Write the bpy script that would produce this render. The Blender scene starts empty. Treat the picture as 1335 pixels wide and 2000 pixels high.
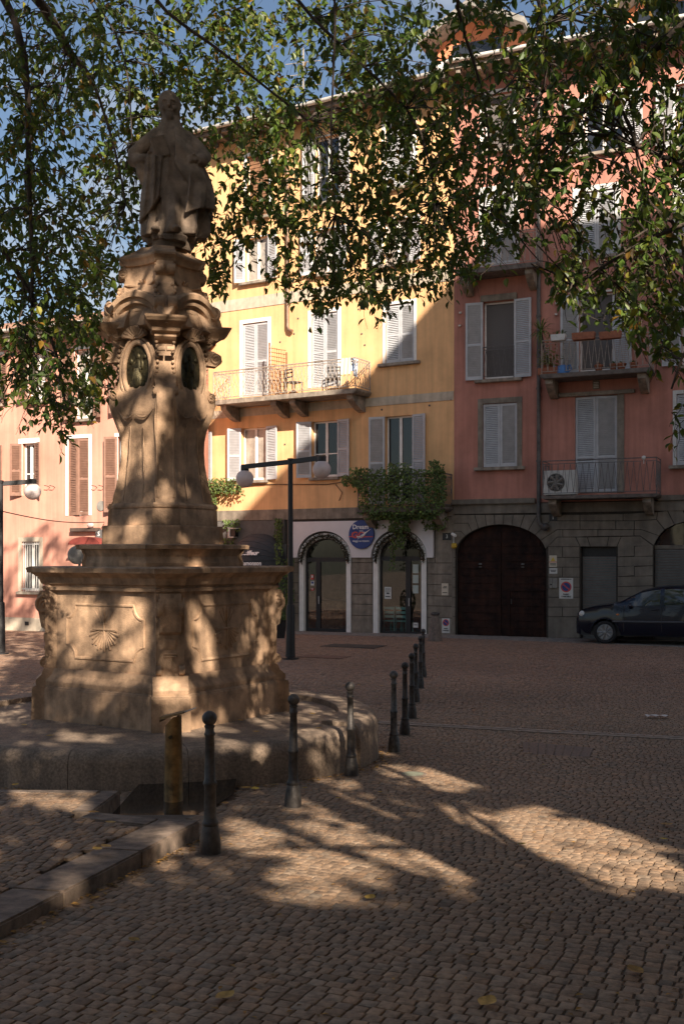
import bpy, bmesh, math, random
import numpy as np
from mathutils import Matrix, Vector, noise as mnoise
R = math.radians
rnd = random.Random(7)
S = bpy.context.scene
COL = S.collection

# ---------------------------------------------------------------- camera, sky, sun, exposure
F = 2150.0; CX = 667.5; HY = 1088.0; EYE = 1.5          # focal length and horizon in photograph pixels
cam = bpy.data.cameras.new('camera'); camo = bpy.data.objects.new('camera', cam); COL.objects.link(camo)
cam.sensor_width = 36; cam.lens = 36 * F / 2000; cam.shift_y = 0.044
cam.clip_start = 0.05; cam.clip_end = 2000
camo.location = (0, 0, EYE); camo.rotation_euler = (R(90), 0, 0)
S.camera = camo

SUN_EL = R(31.0)
AZ = Vector((-0.313, 0.949)).normalized()
L = Vector((AZ.x * math.cos(SUN_EL), AZ.y * math.cos(SUN_EL), -math.sin(SUN_EL)))   # direction the light travels
sl = bpy.data.lights.new('sun', 'SUN'); so = bpy.data.objects.new('sun', sl); COL.objects.link(so)
sl.energy = 5.0; sl.angle = R(0.5); sl.color = (1.0, 0.88, 0.74)
so.rotation_euler = L.to_track_quat('-Z', 'Y').to_euler(); so.location = (20, -40, 40)
W = bpy.data.worlds.new('World'); S.world = W; W.use_nodes = True
nt = W.node_tree; nt.nodes.clear()
sky = nt.nodes.new('ShaderNodeTexSky'); sky.sky_type = 'NISHITA'; sky.sun_disc = False
sky.sun_elevation = SUN_EL; sky.sun_rotation = math.atan2(-L.x, -L.y); sky.air_density = 1.0; sky.dust_density = 1.5; sky.ozone_density = 1.0
bg = nt.nodes.new('ShaderNodeBackground'); bg.inputs[1].default_value = 0.05
wo = nt.nodes.new('ShaderNodeOutputWorld')
tc = nt.nodes.new('ShaderNodeTexCoord'); mp = nt.nodes.new('ShaderNodeMapping'); mp.inputs['Scale'].default_value = (1.5, 1.5, 4.0)
nz = nt.nodes.new('ShaderNodeTexNoise'); nz.inputs['Scale'].default_value = 2.2; nz.inputs['Detail'].default_value = 7; nz.inputs['Roughness'].default_value = 0.55
cr = nt.nodes.new('ShaderNodeValToRGB'); cr.color_ramp.elements[0].position = 0.54; cr.color_ramp.elements[1].position = 0.72
mx = nt.nodes.new('ShaderNodeMixRGB'); mx.inputs[2].default_value = (5.8, 6.0, 6.4, 1)
nt.links.new(tc.outputs['Generated'], mp.inputs[0]); nt.links.new(mp.outputs[0], nz.inputs['Vector']); nt.links.new(nz.outputs[0], cr.inputs[0])
nt.links.new(cr.outputs[0], mx.inputs[0]); nt.links.new(sky.outputs[0], mx.inputs[1]); nt.links.new(mx.outputs[0], bg.inputs[0]); nt.links.new(bg.outputs[0], wo.inputs[0])
S.view_settings.view_transform = 'Standard'; S.view_settings.look = 'None'; S.view_settings.gamma = 1.0
S.view_settings.exposure = 1.27
S.cycles.use_denoising = True
S.cycles.max_bounces = 8; S.cycles.transparent_max_bounces = 12

# ---------------------------------------------------------------- helpers
def P(px, py, d): return Vector(((px - CX) / F * d, d, EYE + (HY - py) / F * d))
def pix(p): return CX + p[0] / p[1] * F, HY - (p[2] - EYE) / p[1] * F
_gy = np.arange(-70, 140, 0.1)
_gh = np.interp(_gy, [-70, -5, 0, 4.2, 7.2, 9.15, 11, 14, 20, 26, 29, 33, 36, 60, 140], [1.3, 1.42, 1.5, 1.76, 1.96, 2.09, 2.2, 2.31, 2.37, 2.33, 2.29, 2.33, 2.4, 2.5, 2.7])
_k = np.ones(17) / 17
_gh = np.convolve(np.pad(_gh, 8, 'edge'), _k, 'valid')
def G(y): return EYE - float(np.interp(y, _gy, _gh))
def Gn(y): return EYE - np.interp(y, _gy, _gh)
def ground(px, py, up=0.0):
    d = 8.0
    for _ in range(40): d = (EYE - G(d) - up) * F / (py - HY)
    return P(px, py, d)

_mats = {}
def mat(name, col, rough=.8, var=.18, scale=6., bump=.15, bscale=60., metal=0., attr=None, col2=None, streak=0., spec=.5, coat=0., trans=0.):
    if name in _mats: return _mats[name]
    m = bpy.data.materials.new(name); m.use_nodes = True; n = m.node_tree.nodes; l = m.node_tree.links
    b = n['Principled BSDF']; b.inputs['Roughness'].default_value = rough; b.inputs['Metallic'].default_value = metal
    b.inputs['Specular IOR Level'].default_value = spec; b.inputs['Coat Weight'].default_value = coat; b.inputs['Coat Roughness'].default_value = .03
    t = n.new('ShaderNodeTexCoord')
    z = n.new('ShaderNodeTexNoise'); z.inputs['Scale'].default_value = scale; z.inputs['Detail'].default_value = 8; z.inputs['Roughness'].default_value = .62
    l.new(t.outputs['Object'], z.inputs['Vector'])
    r = n.new('ShaderNodeValToRGB'); e = r.color_ramp.elements
    c2 = col2 or tuple(c * (1 - 1.6 * var) for c in col)
    c1 = tuple(min(1, c * (1 + .5 * var)) for c in col)
    e[0].position = .32; e[0].color = (*c2, 1); e[1].position = .66; e[1].color = (*c1, 1)
    l.new(z.outputs[0], r.inputs[0]); out = r.outputs[0]
    if streak:
        mpp = n.new('ShaderNodeMapping'); mpp.inputs['Scale'].default_value = (5, 5, .35); l.new(t.outputs['Object'], mpp.inputs[0])
        s = n.new('ShaderNodeTexNoise'); s.inputs['Scale'].default_value = 1.2; s.inputs['Detail'].default_value = 6; l.new(mpp.outputs[0], s.inputs['Vector'])
        rr = n.new('ShaderNodeValToRGB'); rr.color_ramp.elements[0].position = .35; rr.color_ramp.elements[1].position = .62
        rr.color_ramp.elements[0].color = (1 - streak,) * 3 + (1,); l.new(s.outputs[0], rr.inputs[0])
        q = n.new('ShaderNodeMixRGB'); q.blend_type = 'MULTIPLY'; q.inputs[0].default_value = 1; l.new(out, q.inputs[1]); l.new(rr.outputs[0], q.inputs[2]); out = q.outputs[0]
    if attr:
        a = n.new('ShaderNodeAttribute'); a.attribute_name = attr
        q = n.new('ShaderNodeMixRGB'); q.blend_type = 'MULTIPLY'; q.inputs[0].default_value = 1; l.new(out, q.inputs[1]); l.new(a.outputs['Color'], q.inputs[2]); out = q.outputs[0]
    l.new(out, b.inputs['Base Color'])
    if bump:
        z2 = n.new('ShaderNodeTexNoise'); z2.inputs['Scale'].default_value = bscale; z2.inputs['Detail'].default_value = 6; l.new(t.outputs['Object'], z2.inputs['Vector'])
        bp = n.new('ShaderNodeBump'); bp.inputs['Strength'].default_value = bump; bp.inputs['Distance'].default_value = .02
        l.new(z2.outputs[0], bp.inputs['Height']); l.new(bp.outputs[0], b.inputs['Normal'])
    if trans:
        tr = n.new('ShaderNodeBsdfTranslucent'); l.new(out, tr.inputs[0]); ms = n.new('ShaderNodeMixShader'); ms.inputs[0].default_value = trans
        l.new(b.outputs[0], ms.inputs[1]); l.new(tr.outputs[0], ms.inputs[2]); l.new(ms.outputs[0], n['Material Output'].inputs[0])
    _mats[name] = m; return m

class MB:
    def __init__(s): s.v = []; s.f = []; s.c = []
    def add(s, vs, fs, M=None, col=None):
        o = len(s.v)
        s.v += [tuple(M @ Vector(v)) for v in vs] if M is not None else [tuple(v) for v in vs]
        s.f += [tuple(i + o for i in f) for f in fs]
        if col is not None: s.c += [col] * len(vs)
        return s
    def box(s, x0, x1, y0, y1, z0, z1, M=None):
        return s.add([(x0, y0, z0), (x1, y0, z0), (x1, y1, z0), (x0, y1, z0), (x0, y0, z1), (x1, y0, z1), (x1, y1, z1), (x0, y1, z1)],
                     [(0, 3, 2, 1), (4, 5, 6, 7), (0, 1, 5, 4), (1, 2, 6, 5), (2, 3, 7, 6), (3, 0, 4, 7)], M)
    def prism(s, poly, y0, y1, M=None):          # polygon in (x, z) extruded along y
        n = len(poly)
        return s.add([(p[0], y0, p[1]) for p in poly] + [(p[0], y1, p[1]) for p in poly],
                     [tuple(range(n)), tuple(range(2 * n - 1, n - 1, -1))] + [(i, i + n, (i + 1) % n + n, (i + 1) % n) for i in range(n)], M)
    def slab(s, poly, z0, z1, M=None):           # polygon in (x, y) extruded along z
        n = len(poly)
        return s.add([(p[0], p[1], z0) for p in poly] + [(p[0], p[1], z1) for p in poly],
                     [tuple(range(n - 1, -1, -1)), tuple(range(n, 2 * n))] + [(i, (i + 1) % n, (i + 1) % n + n, i + n) for i in range(n)], M)
    def tube(s, path, r, n=6, M=None, closed=False, cap=True):
        path = [Vector(p) for p in path]; m = len(path); vs = []; up = None
        for i, p in enumerate(path):
            a = path[(i - 1) % m] if (closed or i) else p; b = path[(i + 1) % m] if (closed or i < m - 1) else p
            t = (b - a); t = t.normalized() if t.length > 1e-9 else Vector((0, 0, 1))
            if up is None: up = Vector((0, 0, 1)) if abs(t.z) < .9 else Vector((1, 0, 0))
            u = up - t * up.dot(t)
            u = u.normalized() if u.length > 1e-6 else t.orthogonal().normalized()
            up = u; w = t.cross(u); rr = r[i] if hasattr(r, '__len__') else r
            vs += [p + (u * math.cos(2 * math.pi * k / n) + w * math.sin(2 * math.pi * k / n)) * rr for k in range(n)]
        fs = []
        for i in range(m if closed else m - 1):
            j = (i + 1) % m
            fs += [(i * n + k, i * n + (k + 1) % n, j * n + (k + 1) % n, j * n + k) for k in range(n)]
        if cap and not closed: fs += [tuple(range(n - 1, -1, -1)), tuple(range((m - 1) * n, m * n))]
        return s.add(vs, fs, M)
    def lathe(s, prof, n=24, M=None):            # profile (radius, z)
        vs = [(r * math.cos(2 * math.pi * k / n), r * math.sin(2 * math.pi * k / n), z) for r, z in prof for k in range(n)]
        fs = [(i * n + k, i * n + (k + 1) % n, (i + 1) * n + (k + 1) % n, (i + 1) * n + k) for i in range(len(prof) - 1) for k in range(n)]
        fs += [tuple(range(n - 1, -1, -1)), tuple(range((len(prof) - 1) * n, len(prof) * n))]
        return s.add(vs, fs, M)
    def sphere(s, c, r, n=16, M=None, sc=(1, 1, 1)):
        m = n // 2; vs = []
        for i in range(m + 1):
            a = math.pi * i / m
            vs += [(c[0] + sc[0] * r * math.sin(a) * math.cos(2 * math.pi * k / n), c[1] + sc[1] * r * math.sin(a) * math.sin(2 * math.pi * k / n), c[2] - sc[2] * r * math.cos(a)) for k in range(n)]
        return s.add(vs, [(i * n + k, i * n + (k + 1) % n, (i + 1) * n + (k + 1) % n, (i + 1) * n + k) for i in range(m) for k in range(n)], M)
    def sweep(s, prof, frames, closed=False):    # frames: (origin, xdir, ydir); profile closed polygon (x, y)
        n = len(prof); m = len(frames)
        vs = [o + a * p[0] + b * p[1] for o, a, b in frames for p in prof]
        fs = [(i * n + k, i * n + (k + 1) % n, ((i + 1) % m) * n + (k + 1) % n, ((i + 1) % m) * n + k) for i in range(m if closed else m - 1) for k in range(n)]
        if not closed: fs += [tuple(range(n - 1, -1, -1)), tuple(range((m - 1) * n, m * n))]
        return s.add(vs, fs)
    def build(s, name, m, parent=None, loc=None, rotz=0., smooth=35., bevel=0., fix=True):
        me = bpy.data.meshes.new(name); me.from_pydata(s.v, [], s.f)
        if s.c and len(s.c) == len(s.v):
            at = me.color_attributes.new('tint', 'FLOAT_COLOR', 'POINT')
            at.data.foreach_set('color', np.array([(c[0], c[1], c[2], 1) for c in s.c], dtype=np.float32).ravel())
        if fix or bevel:
            bm = bmesh.new(); bm.from_mesh(me)
            bmesh.ops.remove_doubles(bm, verts=bm.verts, dist=1e-5) if not s.c else None
            bmesh.ops.recalc_face_normals(bm, faces=bm.faces)
            if bevel:
                ed = [e for e in bm.edges if len(e.link_faces) == 2 and e.calc_face_angle(0) > .5]
                bmesh.ops.bevel(bm, geom=ed, offset=bevel, segments=2, affect='EDGES', clamp_overlap=True)
            bm.to_mesh(me); bm.free()
        if smooth:
            me.shade_smooth(); me.set_sharp_from_angle(angle=R(smooth))
        me.materials.append(m)
        return link(bpy.data.objects.new(name, me), parent, loc, rotz)
def link(o, parent=None, loc=None, rotz=0.):
    COL.objects.link(o)
    if parent is not None: o.parent = parent
    if loc is not None: o.location = loc
    if rotz: o.rotation_euler = (0, 0, rotz)
    return o
def tag(o, label, cat, group=None, kind=None):
    if label: o['label'] = label
    if cat: o['category'] = cat
    if group: o['group'] = group
    if kind: o['kind'] = kind
    return o
def thing(name, label, cat, loc=(0, 0, 0), rotz=0., group=None):
    o = link(bpy.data.objects.new(name, None), None, loc, rotz); o.empty_display_size = .2
    return tag(o, label, cat, group)
def struct(o): o['kind'] = 'structure'; return o
def copy_tree(o, parent=None):
    c = o.copy(); COL.objects.link(c)
    if parent is not None: c.parent = parent
    for ch in list(o.children): copy_tree(ch, c)
    return c
def text(body, size, M, m, parent, name='lettering', ext=.003, bold=0., sx=1., align='CENTER'):
    cu = bpy.data.curves.new('txt', 'FONT'); cu.body = body; cu.size = size; cu.extrude = ext; cu.offset = bold; cu.align_x = align; cu.align_y = 'CENTER'; cu.resolution_u = 2
    o = bpy.data.objects.new('txt', cu); COL.objects.link(o)
    me = bpy.data.meshes.new_from_object(o.evaluated_get(bpy.context.evaluated_depsgraph_get()))
    bpy.data.objects.remove(o); bpy.data.curves.remove(cu)
    me.transform(M @ Matrix.Diagonal((sx, 1, 1, 1))); me.materials.clear(); me.materials.append(m); me.name = name
    return link(bpy.data.objects.new(name, me), parent)
def TM(x, y, z, rx=90., rz=0.): return Matrix.Translation((x, y, z)) @ Matrix.Rotation(R(rz), 4, 'Z') @ Matrix.Rotation(R(rx), 4, 'X')
def inset(poly, d):
    n = len(poly); A = sum(poly[i][0] * poly[(i + 1) % n][1] - poly[(i + 1) % n][0] * poly[i][1] for i in range(n))
    sg = 1 if A > 0 else -1; out = []
    for i in range(n):
        p0, p1, p2 = (Vector(poly[j % n]) for j in (i - 1, i, i + 1))
        a = (p1 - p0).normalized(); b = (p2 - p1).normalized()
        na = Vector((-a.y, a.x)) * sg; nb = Vector((-b.y, b.x)) * sg
        k = na + nb; k = k / max(.35, k.dot(na)) if k.length > 1e-6 else na
        out.append(tuple(p1 + k * d))
    return out
def inpoly(x, y, poly):
    r = False; n = len(poly)
    for i in range(n):
        x1, y1 = poly[i]; x2, y2 = poly[(i + 1) % n]
        if (y1 > y) != (y2 > y) and x < (x2 - x1) * (y - y1) / (y2 - y1) + x1: r = not r
    return r
def np_inpoly(X, Y, poly):
    r = np.zeros(X.shape, bool); n = len(poly)
    for i in range(n):
        x1, y1 = poly[i]; x2, y2 = poly[(i + 1) % n]
        if y1 == y2: continue
        c = ((y1 > Y) != (y2 > Y)) & (X < (x2 - x1) * (Y - y1) / (y2 - y1) + x1); r ^= c
    return r
def leafquads(mb, p, ax, nr, ln, wd, col):
    ax = ax.normalized(); sd = ax.cross(nr); sd = sd.normalized() if sd.length > 1e-6 else ax.orthogonal().normalized(); nn = sd.cross(ax)
    tip = p + ax * ln - nn * ln * .10
    a = p + ax * ln * .28 + sd * wd * .45 + nn * wd * .16; b = p + ax * ln * .62 + sd * wd * .40 + nn * wd * .14
    c = p + ax * ln * .28 - sd * wd * .45 + nn * wd * .16; d = p + ax * ln * .62 - sd * wd * .40 + nn * wd * .14
    mb.add([p, a, b, tip, d, c], [(0, 1, 2, 3), (0, 3, 4, 5)], None, col)
def rv(s=1.): return Vector((rnd.gauss(0, 1), rnd.gauss(0, 1), rnd.gauss(0, 1))) * s

# ---------------------------------------------------------------- materials
M_cob = mat('porphyry_setts', (.315, .208, .130), .82, .30, 25, .25, 140, attr='tint')
M_joint = mat('joint_earth', (.20, .14, .095), .95, .3, 1.7, .5, 120, col2=(.045, .032, .023))
M_kerb = mat('granite_kerb', (.25, .18, .13), .85, .4, 9, .5, 160, streak=.2)
M_basin = mat('basin_granite', (.34, .245, .17), .85, .30, 40, .5, 180, streak=.35)
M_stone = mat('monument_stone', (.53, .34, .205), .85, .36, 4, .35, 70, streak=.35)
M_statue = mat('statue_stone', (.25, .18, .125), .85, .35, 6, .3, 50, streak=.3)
M_bronze = mat('aged_bronze', (.060, .048, .022), .55, .5, 20, .3, 60, metal=.7)
M_brass = mat('brass_post', (.30, .17, .06), .5, .5, 7, .2, 40, metal=.6, streak=.45)
M_iron = mat('cast_iron', (.085, .074, .066), .5, .35, 18, .25, 90, metal=.4)
M_ironlt = mat('pale_cast_iron', (.15, .145, .14), .45, .4, 18, .25, 90, metal=.5)  # paler tone of the cast iron
M_black = mat('black_metal', (.016, .014, .014), .5, .2, 12, .05)
M_globe = mat('opal_globe', (.78, .66, .62), .35, .06, 4, 0, trans=.3)
M_yel = mat('ochre_plaster', (.82, .475, .225), .9, .13, .9, .15, 40, streak=.16)
M_red = mat('terracotta_plaster', (.52, .225, .165), .9, .18, .8, .15, 40, streak=.20)
M_pink = mat('pink_plaster', (.66, .32, .23), .9, .15, .6, .12, 40, streak=.18)
M_band = mat('stone_band', (.55, .46, .35), .9, .15, 3, .15, 50, streak=.18)
M_gstone = mat('grey_ashlar', (.27, .225, .175), .88, .24, 3.5, .25, 60, streak=.28)
M_gblock = mat('grey_rustic_block', (.22, .185, .145), .88, .2, 2.5, .25, 70, streak=.22)
M_mort = mat('dark_mortar', (.055, .045, .036), .95, .2, 10, .1)
M_shut = mat('grey_shutter_paint', (.47, .47, .48), .6, .10, 5, .05)
M_shutb = mat('brown_shutter_paint', (.27, .145, .10), .65, .15, 5, .05)
M_white = mat('white_paint', (.78, .75, .70), .55, .08, 5, .05)
M_wpanel = mat('white_sign_panel', (.66, .62, .62), .45, .05, 2, .02)
M_glass = mat('window_glass', (.02, .022, .026), .04, .2, 2, 0, spec=.8)
M_curt = mat('curtain_behind_glass', (.42, .37, .31), .5, .25, 3, 0, coat=1., streak=.3)
M_screen = mat('grey_blind', (.115, .10, .092), .7, .1, 60, .1, 200)
M_rail = mat('wrought_iron_paint', (.14, .125, .12), .6, .3, 20, .1)
M_railw = mat('pale_iron_paint', (.36, .30, .25), .6, .3, 20, .1)
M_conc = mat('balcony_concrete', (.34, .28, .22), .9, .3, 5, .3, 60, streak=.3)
M_dconc = mat('dark_concrete', (.16, .13, .11), .9, .3, 5, .3, 60)  # darker tone of the balcony concrete
M_pipe = mat('copper_pipe', (.24, .15, .10), .55, .3, 6, .05, metal=.4)
M_gpipe = mat('grey_pipe', (.10, .088, .08), .55, .3, 6, .05)
M_gate = mat('old_dark_wood', (.040, .015, .009), .75, .5, 4, .3, 40, col2=(.012, .006, .005), streak=.4, spec=.2)
M_roller = mat('roller_metal', (.15, .14, .13), .5, .12, 4, .05, metal=.3)
M_salon = mat('salon_grey', (.115, .11, .105), .8, .15, 4, .1)
M_awn = mat('awning_cloth', (.05, .05, .055), .85, .12, 6, .1)
M_roof = mat('grey_roofing', (.27, .25, .22), .85, .2, 5, .2)
M_orange = mat('orange_plaster', (.66, .24, .12), .9, .12, 2, .1)
M_tile = mat('roof_tile', (.36, .19, .12), .9, .3, 8, .3)
M_txtw = mat('white_lettering', (.82, .82, .80), .5, 0, 5, 0)
M_blue = mat('sign_blue', (.012, .04, .20), .4, .1, 5, 0)
M_redp = mat('sign_red', (.55, .07, .06), .5, .1, 5, 0)
M_black2 = mat('black_lettering', (.02, .02, .02), .6, 0, 5, 0)
M_ivy = mat('ivy_leaf', (.13, .19, .05), .6, .25, 8, 0, attr='tint', trans=.25)
M_leaf = mat('tree_leaf', (.12, .165, .03), .45, .25, 8, 0, attr='tint', trans=.42)
M_bark = mat('bark', (.075, .055, .042), .95, .4, 14, .6, 30)
M_terra = mat('terracotta_pot', (.34, .12, .06), .8, .2, 10, .1)
M_plast = mat('white_plastic', (.60, .58, .54), .5, .1, 5, .02)
M_bluep = mat('blue_plastic', (.05, .17, .42), .45, .1, 5, 0)
M_dry = mat('dry_leaf', (.48, .30, .09), .8, .3, 30, .1, attr='tint')
M_water = mat('pool_water', (.015, .012, .01), .06, .1, 2, .05, 6, spec=.8)
M_interior = mat('dim_interior', (.06, .045, .038), .9, .4, 1.5, 0)
M_wood = mat('brown_wood', (.26, .13, .065), .7, .3, 8, .1)
M_turq = mat('turquoise_paint', (.30, .62, .56), .6, .1, 5, 0)
def glassmat():
    m = bpy.data.materials.new('shop_glass'); m.use_nodes = True; n = m.node_tree.nodes; l = m.node_tree.links; n.clear()
    o = n.new('ShaderNodeOutputMaterial'); a = n.new('ShaderNodeBsdfTransparent'); a.inputs[0].default_value = (.9, .92, .92, 1); g = n.new('ShaderNodeBsdfGlossy'); g.inputs['Roughness'].default_value = .02
    fr = n.new('ShaderNodeFresnel'); fr.inputs[0].default_value = 1.7; ms = n.new('ShaderNodeMixShader')
    l.new(fr.outputs[0], ms.inputs[0]); l.new(a.outputs[0], ms.inputs[1]); l.new(g.outputs[0], ms.inputs[2]); l.new(ms.outputs[0], o.inputs[0]); return m
M_sglass = glassmat()
# ---------------------------------------------------------------- facades: local frame x along the wall, y into the wall, z up
class Fac:
    def __init__(s, x, y, ux, uy):
        s.o = Vector((x, y)); s.u = Vector((ux, uy)).normalized(); s.w = Vector((-s.u.y, s.u.x)); s.rot = math.atan2(s.u.y, s.u.x)
    def loc(s, px, py, y=0.):                       # photograph pixel -> (s, z) on the plane at depth y
        r = Vector(((px - CX) / F, 1.0)); t = (s.o.dot(s.w) + y) / r.dot(s.w); q = r * t - s.o
        return q.dot(s.u), EYE + (HY - py) / F * t
    def sx(s, px, y=0.): return s.loc(px, HY, y)[0]
    def rect(s, x0, y0, x1, y1, y=0.):
        c = (x0 + x1) / 2
        return s.sx(x0, y), s.sx(x1, y), s.loc(c, y1, y)[1], s.loc(c, y0, y)[1]
    def world(s, a, y, z): q = s.o + s.u * a + s.w * y; return Vector((q.x, q.y, z))
def wall_holes(mb, s0, s1, z0, z1, holes, depth=.22, y=0.):
    xs = sorted({s0, s1, *[min(max(h[i], s0), s1) for h in holes for i in (0, 1)]}); zs = sorted({z0, z1, *[min(max(h[i], z0), z1) for h in holes for i in (2, 3)]})
    for i in range(len(xs) - 1):
        for j in range(len(zs) - 1):
            cx = (xs[i] + xs[i + 1]) / 2; cz = (zs[j] + zs[j + 1]) / 2
            if any(h[0] < cx < h[1] and h[2] < cz < h[3] for h in holes): continue
            mb.add([(xs[i], y, zs[j]), (xs[i + 1], y, zs[j]), (xs[i + 1], y, zs[j + 1]), (xs[i], y, zs[j + 1])], [(0, 1, 2, 3)])
    for h in holes:
        a, b, c, d = h[:4]; e = y + depth
        mb.add([(a, y, c), (b, y, c), (b, y, d), (a, y, d), (a, e, c), (b, e, c), (b, e, d), (a, e, d)], [(0, 4, 5, 1), (1, 5, 6, 2), (2, 6, 7, 3), (3, 7, 4, 0)])
def arch_pts(a, b, zs, zt, n=18):                   # from left spring over the top to right spring
    c = (a + b) / 2; r = (b - a) / 2
    return [(c - r * math.cos(math.pi * i / n), zs + (zt - zs) * math.sin(math.pi * i / n)) for i in range(n + 1)]
def spandrels(mb, a, b, zs, zt, y=0., depth=.22):
    p = arch_pts(a, b, zs, zt); m = len(p) // 2
    mb.add([(q[0], y, q[1]) for q in p[:m + 1]] + [(a, y, zt)], [tuple(range(m + 2))])
    mb.add([(q[0], y, q[1]) for q in p[m:]] + [(b, y, zt)], [tuple(range(len(p) - m + 1))])
    mb.add([(q[0], y, q[1]) for q in p] + [(q[0], y + depth, q[1]) for q in p], [(i, i + 1, i + 1 + len(p), i + len(p)) for i in range(len(p) - 1)])
def shutter(parent, w, h, x, y, z, ang, m, mid=(.46,), slat=.052):
    mb = MB(); M = Matrix.Translation((x, y, z)) @ Matrix.Rotation(ang, 4, 'Z'); t = .02; f = min(.06, w * .16)
    mb.box(0, f, -t, t, 0, h, M); mb.box(w - f, w, -t, t, 0, h, M)
    rails = [0.] + [h * q for q in mid] + [h - .07]
    for q in rails: mb.box(f, w - f, -t, t, q, q + (.11 if q == 0. else .07), M)
    for a, b in zip(rails[:-1], rails[1:]):
        z0 = a + (.11 if a == 0. else .07) + .012; n = max(1, int((b - z0) / slat)); st = (b - z0) / n
        for i in range(n):
            zz = z0 + i * st
            mb.add([(f, t * .7, zz + st * .95), (w - f, t * .7, zz + st * .95), (w - f, -t * .8, zz + st * .15), (f, -t * .8, zz + st * .15),
                    (f, t * .7, zz + st * .95 - .009), (w - f, t * .7, zz + st * .95 - .009), (w - f, -t * .8, zz + st * .15 - .009), (f, -t * .8, zz + st * .15 - .009)],
                   [(0, 1, 2, 3), (7, 6, 5, 4), (3, 2, 6, 7), (0, 4, 5, 1)], M)
    return mb.build('shutter', m, parent, smooth=0, fix=False)
def window(root, r, holes, kind='glass', mode='closed', sm=None, sw=(None, None), ang=(14, 14), surround=None, sill=.0, shade_top=0., pane_bars=1, mid=(.46,), ajar=0., drop=1.):
    a, b, c, d = r; holes.append(r); sm = sm or M_shut; w = b - a
    mb = MB(); y0, y1 = .13, .19; f = .055
    mb.box(a + .004, a + f, y0, y1, c + .004, d - .004); mb.box(b - f, b - .004, y0, y1, c + .004, d - .004)
    mb.box(a + f, b - f, y0, y1, c + .004, c + f + .03); mb.box(a + f, b - f, y0, y1, d - f, d - .004); mid_x = (a + b) / 2
    if kind != 'blind':
        mb.box(mid_x - .045, mid_x + .045, y0 - .012, y1, c + f + .03, d - f)
        for k in range(pane_bars): zb = c + (d - c) * (k + 1) / (pane_bars + 1) * .82; mb.box(a + f, mid_x - .045, y0 + .01, y1, zb, zb + .035); mb.box(mid_x + .045, b - f, y0 + .01, y1, zb, zb + .035)
    wn = mb.build('window', M_white, root, smooth=0, fix=False)
    MB().box(a + f, b - f, .155, .175, c + f, d - f).build('pane', {'glass': M_glass, 'curtain': M_curt, 'blind': M_screen}[kind], wn, smooth=0)
    if kind == 'roller' : pass
    if mode == 'closed':
        g = .008
        for k in (0, 1):
            x = a + g if k == 0 else b - g
            shutter(wn, w / 2 - 1.5 * g, d - c - .03, x, .05, c + .015, R(-ajar) if k == 0 else math.pi + R(ajar), sm, mid)
    elif mode == 'open':
        for k in (0, 1):
            if sw[k] is None: continue
            q = shutter(wn, sw[k], d - c, a + .0 if k == 0 else b - .0, -.035, c, math.pi + R(ang[0]) if k == 0 else -R(ang[1]), sm, mid)
    if surround:
        t, m = surround; mb = MB()
        mb.box(a - t, a, -.018, .0, c, d + t); mb.box(b, b + t, -.018, .0, c, d + t); mb.box(a, b, -.018, .0, d, d + t)
        mb.build('surround', m, wn, smooth=0, bevel=.004)
    if sill: MB().box(a - sill, b + sill, -.14, .12, c - .10, c - .003).build('sill', M_conc, wn, smooth=0, bevel=.012)
    return wn
def railing(root, path, z0, z1, pat, m, r=.010, parent_name='railing'):
    if pat == 'orn': r = .0135
    mb = MB(); pts = [Vector((p[0], p[1], 0)) for p in path]
    for z in (z1, z0 + .07, z1 - .09): mb.tube([(p.x, p.y, z) for p in pts], r * (1.5 if z == z1 else 1), 5)
    for p in pts: mb.tube([(p.x, p.y, z0 - .02), (p.x, p.y, z1)], r * 1.3, 5)
    for p, q in zip(pts[:-1], pts[1:]):
        ln = (q - p).length; n = max(1, round(ln / (.17 if pat == 'zig' else .15))); lo, hi = z0 + .07, z1 - .09
        for i in range(n):
            u, v, w_ = p.lerp(q, i / n), p.lerp(q, (i + 1) / n), p.lerp(q, (i + .5) / n)
            if pat == 'zig':
                mb.tube([(u.x, u.y, lo), (w_.x, w_.y, hi)], r * .7, 4); mb.tube([(w_.x, w_.y, hi), (v.x, v.y, lo)], r * .7, 4)
            else:
                for k in (1, -1):
                    pp = []
                    for j in range(9):
                        t = j / 8; o = .5 + k * .5 * math.sin(t * 2 * math.pi); e = u.lerp(v, o); pp.append((e.x, e.y, lo + (hi - lo) * t))
                    mb.tube(pp, r * .6, 4)
                e = [(u.lerp(v, .5 + .3 * math.cos(2 * math.pi * j / 8)).x, u.lerp(v, .5 + .3 * math.cos(2 * math.pi * j / 8)).y, (hi + z1) / 2 + .035 * math.sin(2 * math.pi * j / 8)) for j in range(8)]
                mb.tube(e, r * .5, 3, closed=True)
    return mb.build(parent_name, m, root, smooth=40, fix=False)
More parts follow.
